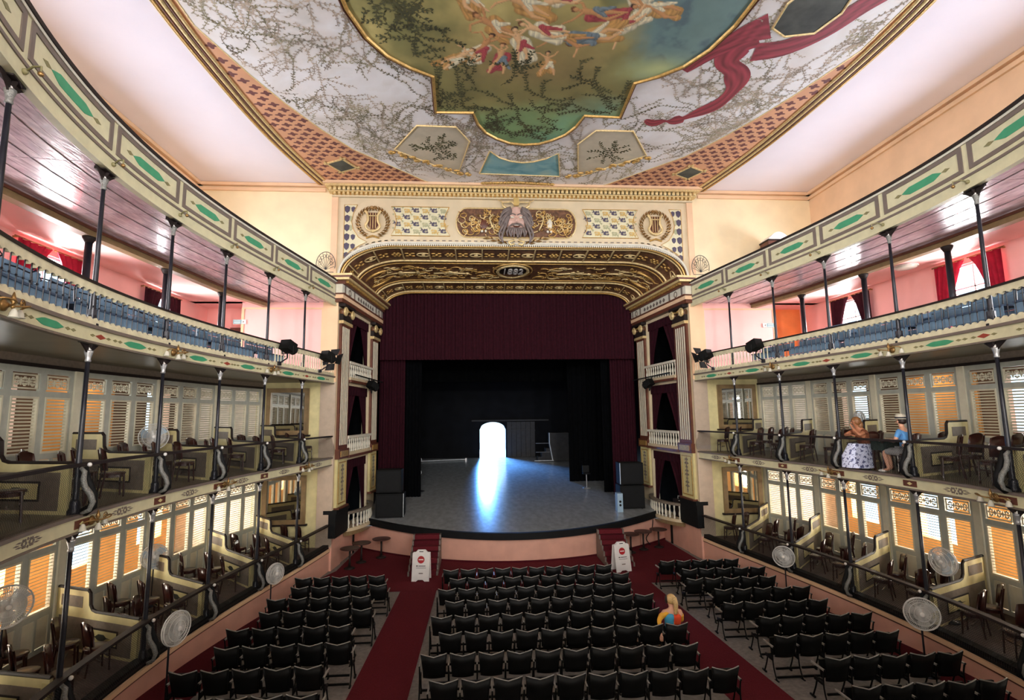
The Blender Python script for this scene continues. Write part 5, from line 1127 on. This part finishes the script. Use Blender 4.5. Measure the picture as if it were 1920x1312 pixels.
aframe((-3.55, 18.75, 0), -.1, 'white folding floor sign with red disc before the left stairs'); aframe((3.5, 19.05, 0), .25, 'white folding floor sign with red disc before the right stairs')
# pedestal tables beside the stage
def ptable(x, y, h, r, label):
    t = thing('pedestal_table', label, 'table', (x, y, .012), 0, 'round pedestal tables beside the stage')
    MB().lathe([(r-.02, h-.04), (r, h-.03), (r, h-.005), (r-.02, h)], 20).build('table_top', 'table_top', t); MB().lathe([(.05, .06), (.035, .3), (.04, h-.04)], 10).build('stem', 'box_dark', t, True); MB().lathe([(.2, 0), (.19, .03), (.06, .08)], 14).build('base', 'box_dark', t, True)
for i, (x, y) in enumerate(((4.55, 21.35), (5.2, 21.75), (5.95, 22.05))): ptable(x, y, .74, .36, 'dark round pedestal table right of the stage, %s from the stairs' % ORD[i])
for i, (x, y) in enumerate(((-6.35, 20.35), (-6.1, 21.15), (-5.45, 21.75))): ptable(x, y, .74, .36, 'dark round pedestal table left of the stage, %s from the stage wall' % ORD[2-i])
# ================================================================== stalls seats
def seat_meshes():
    W0 = .25; bk = MB(); rows = []
    for j in range(13):
        u = -1+j/6; top = .805+.035*abs(u)**1.5-.012*exp(-(u/.18)**2); 
        col_ = []
        for v in (0, .25, .6, 1): z = .40+(top-.40)*v; w = .203+.043*v**1.6; col_.append((u*w, -.20-.09*v+.045*u*u, z))
        rows.append(col_+[(x, y+.02, z) for x, y, z in col_[::-1]])
    bk.grid(rows, None, True); bk.f += [tuple(range(8)), tuple(96+k for k in range(8))[::-1]]
    back = bk.mesh('backrest', 'seat_black', True)
    tp = MB().tube([(u/6*.236, -.28+.045*(u/6)**2, .815+.035*abs(u/6)**1.5-.012*exp(-(u/6/.18)**2)) for u in range(-6, 7)], .011, 5).mesh('top_highlight', 'seat_highlight_and_arm', True)  # pale tube: rim highlight of the seat back put in as colour
    seat = MB().box(-.215, .215, -.17, -.13, .40, .70, Matrix.Translation((0, .06, .0)) @ Matrix.Rotation(-.12, 4, 'X')).mesh('seat', 'seat_black')
    fr_ = MB(); P = smooth([(0, -.28, .02), (0, -.20, .18), (0, -.17, .4), (0, -.21, .6), (0, -.24, .62)], 3); fr_.tube(P, .015, 6)
    fr_.tube(smooth([(0, .16, .02), (0, .06, .22), (0, -.02, .4), (0, -.18, .42)], 3), .015, 6); fr_.box(-.012, .012, -.18, .08, .34, .40); fr_.box(-.015, .015, -.34, -.22, 0, .03); fr_.box(-.015, .015, .1, .24, 0, .03)
    frame_ = fr_.mesh('side_frame', 'seat_black', True)
    arm = MB().box(-.015, .015, -.22, .14, .60, .63).mesh('arm_rest', 'seat_highlight_and_arm'); stv = MB().box(-.245, .245, -.24, -.21, .20, .235).mesh('rear_stretcher', 'seat_black'); stf = MB().box(-.245, .245, -.27, -.24, .05, .085).mesh('lower_stretcher', 'seat_black')
    return back, tp, seat, frame_, arm, stv, stf
SM = seat_meshes()
def seat(x, y, label, last, group):
    t = thing('theatre_seat', label, 'seat', (x, y, pz(y)), 0, group)
    for n_, m_ in zip(('backrest', 'top_highlight', 'seat', 'rear_stretcher', 'lower_stretcher'), (SM[0], SM[1], SM[2], SM[5], SM[6])): put(n_, m_, t)
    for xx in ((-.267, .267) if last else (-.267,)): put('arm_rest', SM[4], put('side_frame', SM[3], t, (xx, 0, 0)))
def block(nm, rows, n, group):
    for r, (x0, y) in enumerate(rows):
        for i in range(n): seat(x0+.265+.535*i, y+.24, 'black folding theatre seat, %s from left, %s row from stage, %s block' % (ORD[i], ORD[r], nm), i == n-1, group)
RY = [16.86, 15.8, 14.72, 13.63, 12.5, 11.45, 10.35, 9.25, 8.17]
block('centre', [((-2.72, -2.47)[i % 2], RY[i]) for i in range(8)], 10, 'seats of the centre block')
block('left', [((-7.06, -6.82)[i % 2], RY[i]-.4+.02*i) for i in range(8)], 5, 'seats of the left block')
block('right', [((4.22, 4.52)[i % 2], RY[i]+.2) for i in range(9)], 5, 'seats of the right block')
# ================================================================== fans
def fan(loc, H, face, label, m='fan_grey', R=.27, tilt=0.0):
    t = thing('pedestal_fan', label, 'fan', loc, atan2(face[1], face[0])-pi/2, 'pedestal fans')
    MB().lathe([(.2, 0), (.2, .025), (.06, .05), (.03, .08)], 16).build('base', 'iron', t, True); MB().tube([(0, -.12, .05), (0, -.12, H-.12)], .018, 8).build('pole', 'iron', t)
    Mh = Matrix.Translation((0, 0, H)) @ Matrix.Rotation(tilt, 4, 'X'); RX = Matrix.Rotation(-pi/2, 4, 'X')
    MB().lathe([(.05, -.24), (.085, -.2), (.09, -.1), (.05, -.06), (.03, .02)], 12).build('motor', m, t, True, M=Mh @ RX)
    g = MB(); 
    for r, y in ((R, .0), (R, .05), (R*.72, .075), (R*.45, .09), (R*.16, .095), (R*.8, -.05), (R*.4, -.07)): g.tube([(r*cos(2*pi*i/24), y, r*sin(2*pi*i/24)) for i in range(25)], .007 if r < R else .011, 5)
    for i in range(60):
        a = 2*pi*i/60; c, s_ = cos(a), sin(a); g.tube([(R*c, .03, R*s_), (R*.7*c, .076, R*.7*s_), (R*.15*c, .095, R*.15*s_)], .0045, 3); g.tube([(R*c, 0, R*s_), (R*.5*c, -.065, R*.5*s_), (R*.2*c, -.07, R*.2*s_)], .0045, 3)
    g.build('guard', 'fan_frame', t, M=Mh)
    b = MB().add([(.03, -.01, 0), (.10, .03, .10), (.20, .03, .16), (.235, .0, .08), (.22, -.02, -.02), (.12, -.02, -.03)], [(0, 1, 2, 3, 4, 5)]).mesh('blade', m)
    for k in range(3): put('blade', b, t, M=Mh @ Matrix.Rotation(k*2*pi/3, 4, 'Y') @ Matrix.Scale(R/.27, 4))
    MB().ball((0, .1, 0), .045, .015, .045).build('hub_cap', 'white_plastic', t, True, M=Mh)
    MB().box(-.05, .05, -.16, -.08, H-.26, H-.12).build('control_box', m, t)
fan((-7.2, 15.3, pz(15.3)), 1.24, (1, -.55), 'white pedestal fan by the left pink wall, nearer the stage')
fan((-7.3, 10.7, pz(10.7)), 1.36, (1, -.3), 'white pedestal fan by the left pink wall, nearer the viewer', R=.30)
fan((7.3, 15.2, pz(15.2)), 1.28, (-.75, -1), 'white pedestal fan by the right pink wall, nearer the stage', R=.29)
fan((7.3, 10.45, pz(10.45)), 1.16, (-.6, -1), 'white pedestal fan by the right pink wall, nearer the viewer', R=.30, tilt=.1)
fan((-10.0, 10.3, Z1), 1.45, (1, -.75), 'large grey pedestal fan in a left lower box at the picture edge', R=.36)
fan((-10.0, 14.2, Z2), 1.05, (.6, -1), 'bluish pedestal fan in a left upper box', 'fan_blue', .33)
fan((-10.0, 14.6, Z1), 1.2, (.6, -1), 'bluish pedestal fan in a left lower box', 'fan_blue', .3)
fan((8.95, 11.6, Z1), 1.3, (-1, -.2), 'bluish pedestal fan in a right lower box', 'fan_blue', .3)
fan((10.05, 15.2, Z2), 1.2, (-1, .2), 'bluish pedestal fan in a right upper box', 'fan_blue', .3)
# ================================================================== spotlights
LAST = [None]
def spot(p, rz, tilt, label, doors=True):
    t = thing('stage_spotlight', label, 'spotlight', p, rz, 'stage spotlights'); LAST[0] = t; M = Matrix.Rotation(tilt, 4, 'X')
    MB().box(-.17, .17, -.16, .2, -.15, .15).build('housing', 'speaker', t, M=M); MB().lathe([(.14, .0), (.15, .1)], 14).build('lens_ring', 'black', t, M=M @ Matrix.Translation((0, .2, 0)) @ Matrix.Rotation(-pi/2, 4, 'X'))
    MB().tube([(-.2, 0, 0), (-.2, 0, -.22), (.2, 0, -.22), (.2, 0, 0)], .014, 6).build('yoke', 'black', t); MB().tube([(0, 0, -.22), (0, -.0, -.36)], .02, 6).build('clamp', 'black', t)
    if doors:
        for k in range(4): MB().prism([(-.16, .16), (.16, .16), (.22, .42), (-.22, .42)], .28, .285).build('barn_door', 'speaker', t, M=M @ Matrix.Rotation(k*pi/2, 4, 'Y') @ Matrix.Rotation(.0, 4, 'X'))
for s in (-1, 1):
    for i, (y, rz) in enumerate(((18.75, .5), (16.05, .35))):
        a = arc(y); p = PT(s, a, -.28, 7.72); spot(p, s*rz, -.35, 'black stage spotlight clamped to the %s gallery rail, %s from the stage' % (SIDE[s], ORD[i]), i == 0)
        e = Vector(PT(s, a, -.02, 7.2))-Vector(p); Rz = Matrix.Rotation(-s*rz, 3, 'Z'); MB().tube([(0, 0, -.36), Rz @ e], .02, 6).build('arm', 'iron', LAST[0]); MB().box(-.05, .05, -.05, .05, -.06, .06).build('rail_clamp', 'iron', LAST[0], loc=Rz @ e)
    T = SP(s); spot(T(3.2, .45, 6.95), s*.6, -.5, 'black spotlight hanging under the %s uppermost stage box' % SIDE[s], False)
    b = thing('spotlight_bar', 'black bar across the %s uppermost stage box balustrade' % SIDE[s], 'bar'); MB().tube([T(1.4, .3, 7.28), T(5.4, .3, 7.22)], .03, 6).build('tube', 'black', b); MB().tube([T(3.2, .3, 7.26), T(3.2, .42, 6.6)], .02, 6).build('hanger', 'black', b)
# exit signs
for s, x, z in ((-1, -10.65, 9.22), (1, 10.28, 9.08)):
    t = thing('exit_sign', 'small white and teal exit sign on the %s pink gallery wall' % SIDE[s], 'sign', (x, YF-.03, z)); MB().box(-.24, .24, -.015, .015, -.085, .085).build('board', 'white_plastic', t)
    MB().box(-.235 if s < 0 else -.07, .07 if s < 0 else .235, -.02, -.015, -.075, .075).build('teal_field', 'sign_teal', t); c = .14 if s < 0 else -.14; k = 1 if s < 0 else -1
    MB().prism([(c-.04*k, .05), (c+.04*k, 0), (c-.04*k, -.05), (c-.01*k, 0)], -.02, -.015).build('arrow', 'taupe', t)
    for q in (.03, -.03): MB().box(-.2 if s < 0 else -.04, .04 if s < 0 else .2, -.024, -.02, q-.012, q+.012).build('text_line', 'white_plastic', t)
# odds and ends
t = thing('domed_cabinet', 'brown cabinet with pale domed top on the right top gallery', 'cabinet', (10.32, 19.3, 10.16)); MB().box(-.45, .45, -.3, .3, 0, 2.16).build('body', 'brown_red', t)
MB().prism([(-.47+.94*i/12, 2.16+.32*sin(pi*i/12)) for i in range(13)], -.32, .32).build('dome', 'corridor_pale', t); MB().box(-.47, .47, -.33, .33, 2.12, 2.18).build('rim', 'box_dark', t)
T = SP(1); t = thing('equipment_rack', 'white slatted equipment rack in the lowest right stage box', 'rack', T(2.15, -.35, 1.2), pi*.05)
MB().box(-.32, .32, -.2, .2, 0, .72).build('body', 'box_dark', t)
for z in (.2, .36, .52, .66): MB().box(-.28, .28, -.22, -.2, z, z+.05).build('shelf_edge', 'white_plastic', t)
MB().box(-.15, .12, -.1, .1, .72, .84).build('device', 'fan_grey', t)
t = thing('ceiling_lamp', 'round white ceiling lamp over the right rear gallery', 'lamp', (11.6, 14.7, 9.99)); MB().lathe([(.32, -.02), (.3, -.06), (.2, -.1)], 20).build('glass_bowl', 'glass_shade', t, True); MB().lathe([(.34, 0), (.34, -.03)], 20).build('rim', 'white_plastic', t)
t = thing('hung_cable', 'black cable hanging down the right end of the stage wall', 'cable'); MB().tube(smooth([(6.0, yarc(6.0)+.08, .98), (5.9, yarc(5.9)+.06, .6), (5.55, yarc(5.55)+.05, .3), (5.7, yarc(5.7)-.1, .03)], 5), .02, 5).build('cord', 'black', t)
# ================================================================== people
def skin_mesh(name, m, V, E, parent, sub=2):
    me = bpy.data.meshes.new(name); keys = list(V); me.from_pydata([V[k][0] for k in keys], [(keys.index(a), keys.index(b)) for a, b in E], []); me.materials.append(MATS[m])
    o = bpy.data.objects.new(name, me); COL.objects.link(o); o.parent = parent
    o.modifiers.new('skin', 'SKIN'); sv = me.skin_vertices[0].data
    for i, k in enumerate(keys): r = V[k][1]; sv[i].radius = r if isinstance(r, tuple) else (r, r)
    sv[0].use_root = True; o.modifiers['skin'].use_smooth_shade = True; su = o.modifiers.new('sub', 'SUBSURF'); su.levels = su.render_levels = sub
    return o
def hand(V, E, key, wrist, d, side):     # five short finger chains rooted in the palm
    d = Vector(d).normalized(); n = d.cross(Vector((0, 0, 1))); n = n.normalized() if n.length > .1 else Vector((1, 0, 0)); w = Vector(wrist)
    V[key+'p'] = (tuple(w+d*.07), (.034, .02)); E.append((key, key+'p'))
    for i, (o_, l) in enumerate(((-.03, .07), (-.01, .08), (.01, .075), (.03, .06))):
        b = w+d*.09+n*o_; V[key+'a%d' % i] = (tuple(b), .009); V[key+'b%d' % i] = (tuple(b+d*l*.5+Vector((0, 0, -.008))), .009); V[key+'c%d' % i] = (tuple(b+d*l+Vector((0, 0, -.025))), .007)
        E += [(key+'p', key+'a%d' % i), (key+'a%d' % i, key+'b%d' % i), (key+'b%d' % i, key+'c%d' % i)]
    b = w+d*.03+n*side*.04; V[key+'t'] = (tuple(b), .010); V[key+'u'] = (tuple(b+d*.04+n*side*.02), .009); E += [(key, key+'t'), (key+'t', key+'u')]
def body(V, extra=()):
    E = [('pel', 'sp'), ('sp', 'ch'), ('ch', 'nk'), ('nk', 'hd'), ('hd', 'hd2'), ('hd2', 'hd3'), ('ch', 'shl'), ('ch', 'shr'), ('shl', 'ell'), ('shr', 'elr'), ('ell', 'wl'), ('elr', 'wr'), ('pel', 'hl'), ('pel', 'hr'), ('hl', 'kl'), ('hr', 'kr'), ('kl', 'al'), ('kr', 'ar'), ('al', 'tl'), ('ar', 'tr')]
    return E
def base(J):
    R = dict(pel=.135, sp=.115, ch=.13, nk=.048, hd=.062, hd2=.092, hd3=.075, shl=.062, shr=.062, ell=.042, elr=.042, wl=.03, wr=.03, hl=.095, hr=.095, kl=.062, kr=.062, al=.042, ar=.042, tl=.035, tr=.035)
    return {k: (J[k], R[k]) for k in R}
def sub(V, keys, grow): return {k: (V[k][0], tuple(r*grow for r in ((V[k][1],)*2 if not isinstance(V[k][1], tuple) else V[k][1]))) for k in keys}
def face(t, hd, fwd, m):
    f = Vector(fwd).normalized(); r = f.cross(Vector((0, 0, 1))).normalized(); u = r.cross(f); c = Vector(hd)
    MB().ball(tuple(c+f*.088-u*.012), .014, .014, .022).build('nose', m, t, True)
    for k in (-1, 1): MB().ball(tuple(c+f*.076+r*k*.035+u*.015), .011, .008, .008).build('eye', 'hair_dark', t, True); MB().ball(tuple(c+r*k*.095-u*.005), .012, .02, .03).build('ear', m, t, True)
    MB().ball(tuple(c+f*.078-u*.052), .022, .008, .007).build('mouth', 'cloth_red' if False else 'brown_red', t, True)
# woman leaning on the rail, right upper box
J = dict(pel=(0, 0, .52), sp=(0, .07, .72), ch=(0, .18, .93), nk=(0, .24, 1.07), hd=(0, .28, 1.13), hd2=(0, .30, 1.22), hd3=(0, .29, 1.28), shl=(-.17, .18, .97), shr=(.17, .18, .97), ell=(-.24, .44, .88), elr=(.22, .42, .87), wl=(-.04, .42, 1.03), wr=(-.02, .52, .88), hl=(-.1, .02, .5), hr=(.1, .02, .5), kl=(-.13, .42, .5), kr=(.14, .42, .5), al=(-.13, .40, .1), ar=(.14, .42, .1), tl=(-.13, .52, .04), tr=(.14, .54, .04))
wa = thing('person', 'woman in brown top and patterned skirt leaning on the upper box rail', 'person', (8.47, 13.02, Z2), 1.75)
V = base(J); E = body(V); hand(V, E, 'wl', J['wl'], (.35, .1, .9), 1); hand(V, E, 'wr', J['wr'], (-1, .15, 0), 1)
skin_mesh('body', 'skin_tan', V, E, wa)
V2 = sub(V, ('pel', 'sp', 'ch', 'shl', 'shr', 'ell', 'elr'), 1.12); V2['ell'] = (tuple((Vector(J['shl'])+Vector(J['ell']))/2), .06); V2['elr'] = (tuple((Vector(J['shr'])+Vector(J['elr']))/2), .06)
skin_mesh('top', 'cloth_brown', V2, [('pel', 'sp'), ('sp', 'ch'), ('ch', 'shl'), ('ch', 'shr'), ('shl', 'ell'), ('shr', 'elr')], wa)
rows = []
for i in range(9):
    v = i/8; rows.append([((.24+.12*v+.02*sin(5*a))*cos(a), .17+.15*min(1, v*2)+(.32+.06*min(1, v*2)+.02*sin(7*a))*sin(a), .66-.60*v) for a in [2*pi*j/24 for j in range(24)]])
MB().grid(rows, None, True).build('skirt', 'skirt', wa, True)
hr_ = MB(); hr_.ball((0, .255, 1.225), .125, .115, .12, 14, 9); hr_.ball((0, .19, 1.13), .12, .08, .14, 12, 8); hr_.build('hair', 'hair_brown', wa, True); face(wa, (0, .325, 1.205), (0, 1, -.05), 'skin_tan')
chair((8.50, 13.02, Z2), 1.75, 'dark wooden chair under the woman in the patterned skirt', 'wooden chairs in the boxes')
# man with the straw hat
J = dict(pel=(0, 0, .52), sp=(0, .0, .72), ch=(0, .03, .95), nk=(0, .05, 1.1), hd=(0, .06, 1.16), hd2=(0, .07, 1.25), hd3=(0, .06, 1.31), shl=(-.18, .03, 1.0), shr=(.18, .03, 1.0), ell=(-.24, .12, .76), elr=(.24, .12, .76), wl=(-.16, .36, .78), wr=(.14, .36, .78), hl=(-.1, .02, .5), hr=(.1, .02, .5), kl=(-.12, .44, .5), kr=(.06, .46, .52), al=(-.16, .34, .09), ar=(.12, .42, .09), tl=(-.18, .48, .04), tr=(.12, .56, .04))
wb_ = thing('person', 'person in blue shirt and straw hat seated at the upper box table', 'person', (8.6, 11.9, Z2), .42)
V = base(J); E = body(V); hand(V, E, 'wl', J['wl'], (.3, 1, -.1), 1); hand(V, E, 'wr', J['wr'], (-.3, 1, -.1), -1)
skin_mesh('body', 'skin', V, E, wb_)
V2 = sub(V, ('pel', 'sp', 'ch', 'shl', 'shr', 'ell', 'elr'), 1.14)
for a, b in (('shl', 'ell'), ('shr', 'elr')): V2[b] = (tuple(Vector(J[a]).lerp(Vector(J[b]), .7)), .058)
skin_mesh('shirt', 'cloth_shirt', V2, [('pel', 'sp'), ('sp', 'ch'), ('ch', 'shl'), ('ch', 'shr'), ('shl', 'ell'), ('shr', 'elr')], wb_)
V3 = sub(V, ('pel', 'hl', 'hr', 'kl', 'kr'), 1.15); skin_mesh('shorts', 'cloth_grey', V3, [('pel', 'hl'), ('pel', 'hr'), ('hl', 'kl'), ('hr', 'kr')], wb_)
MB().lathe([(.20, 1.285), (.205, 1.292), (.115, 1.30), (.105, 1.385), (.06, 1.41), (.0, 1.40)], 20).build('hat', 'straw', wb_, True, loc=(0, .06, 0)); MB().lathe([(.118, 1.30), (.116, 1.335)], 20, cap=False).build('hat_band', 'cloth_navy', wb_, loc=(0, .06, 0))
MB().ball((0, .035, 1.24), .105, .1, .085, 12, 8).build('hair', 'hair_dark', wb_, True); face(wb_, (0, .085, 1.23), (0, 1, -.2), 'skin')
for k in (-1, 1): MB().ball(J['tl' if k < 0 else 'tr'], .05, .1, .035).build('shoe', 'white_plastic', wb_, True)
chair((8.62, 11.88, Z2), .42, 'dark wooden chair under the person in the straw hat', 'wooden chairs in the boxes')
for i, (x, y) in enumerate(((9.7, 12.3), (9.8, 13.5), (9.1, 13.6))): chair((x, y, Z2), 1.2, 'dark empty chair behind the two spectators, %s from the viewer' % ORD[i], 'wooden chairs in the boxes')
t = thing('box_table', 'small table under a dark green cloth between the two spectators', 'table', (8.62, 12.52, Z2)); MB().box(-.28, .28, -.2, .2, .70, .73).build('table_top', 'chair_wood', t)
rows = [[((.29+.03*v*sin(9*a))*max(-1, min(1, 1.3*cos(a))), (.21+.03*v*sin(7*a))*max(-1, min(1, 1.3*sin(a))), .735-.22*v) for a in [2*pi*j/32 for j in range(32)]] for v in (0, .5, 1)]; q = MB(); q.grid(rows, None, True); q.f.append(tuple(range(32))); q.build('cloth', 'cloth_green', t)
for x in (-.24, .24):
    for y in (-.16, .16): MB().box(x-.02, x+.02, y-.02, y+.02, 0, .7).build('leg', 'chair_wood', t)
tag(MB().box(-.12, .12, -.08, .08, 0, .012).build('paper', 'white_plastic', loc=(8.5, 12.5, Z2+.737)), 'white paper lying on the green table cloth', 'paper')
# woman in the stalls, seen from behind
J = dict(pel=(0, 0, .50), sp=(0, -.03, .70), ch=(0, -.05, .93), nk=(0, -.03, 1.08), hd=(-.01, -.01, 1.15), hd2=(-.02, .01, 1.24), hd3=(-.02, .0, 1.3), shl=(-.18, -.05, .99), shr=(.18, -.05, .99), ell=(-.33, -.12, .86), elr=(.26, .1, .74), wl=(-.33, -.22, .66), wr=(.16, .3, .66), hl=(-.1, .02, .48), hr=(.1, .02, .48), kl=(-.1, .42, .48), kr=(.1, .42, .48), al=(-.1, .44, .1), ar=(.1, .44, .1), tl=(-.1, .56, .04), tr=(.1, .56, .04))
wc = thing('person', 'blonde person in yellow, blue and orange top seated in the stalls', 'person', (2.6, 11.72, pz(11.7)))
V = base(J); E = body(V); hand(V, E, 'wl', J['wl'], (0, -.2, -1), 1); hand(V, E, 'wr', J['wr'], (-.5, 1, 0), -1)
skin_mesh('body', 'skin', V, E, wc)
V2 = sub(V, ('shl', 'ell', 'wl'), 1.2); V2['ch0'] = ((-.10, -.05, .97), .07); skin_mesh('sleeve', 'cloth_yellow', {**{'shl': V2['shl']}, **V2}, [('ch0', 'shl'), ('shl', 'ell'), ('ell', 'wl')], wc)
V2 = sub(V, ('shr', 'elr'), 1.2); V2['ch0'] = ((.12, -.05, .97), .08); skin_mesh('sleeve', 'cloth_yellow', V2, [('ch0', 'shr'), ('shr', 'elr')], wc)
V2 = {'a': ((-.05, 0, .52), .12), 'b': ((-.07, -.04, .75), .11), 'c': ((-.07, -.075, 1.0), .125)}; skin_mesh('top_left', 'cloth_blue', V2, [('a', 'b'), ('b', 'c')], wc)
V2 = {'a': ((.06, 0, .52), .12), 'b': ((.07, -.04, .75), .11), 'c': ((.08, -.08, .99), .125)}; skin_mesh('top_right', 'cloth_red', V2, [('a', 'b'), ('b', 'c')], wc)
skin_mesh('trousers', 'cloth_navy', sub(V, ('pel', 'hl', 'hr', 'kl', 'kr', 'al', 'ar'), 1.12), [('pel', 'hl'), ('pel', 'hr'), ('hl', 'kl'), ('hr', 'kr'), ('kl', 'al'), ('kr', 'ar')], wc)
hr_ = MB(); hr_.ball((.0, -.02, 1.25), .108, .108, .11, 14, 9); hr_.tube(smooth([(.03, -.1, 1.3), (.05, -.15, 1.2), (.05, -.15, 1.08), (.04, -.14, .98)], 3), .055, 8, taper=lambda t: 1.1-.5*t); hr_.build('hair', 'hair_blonde', wc, True); face(wc, (-.02, .03, 1.22), (-.3, 1, 0), 'skin')
MB().ball((-.1, -.0, 1.24), .03, .06, .09).build('side_hair', 'hair_dark', wc, True)
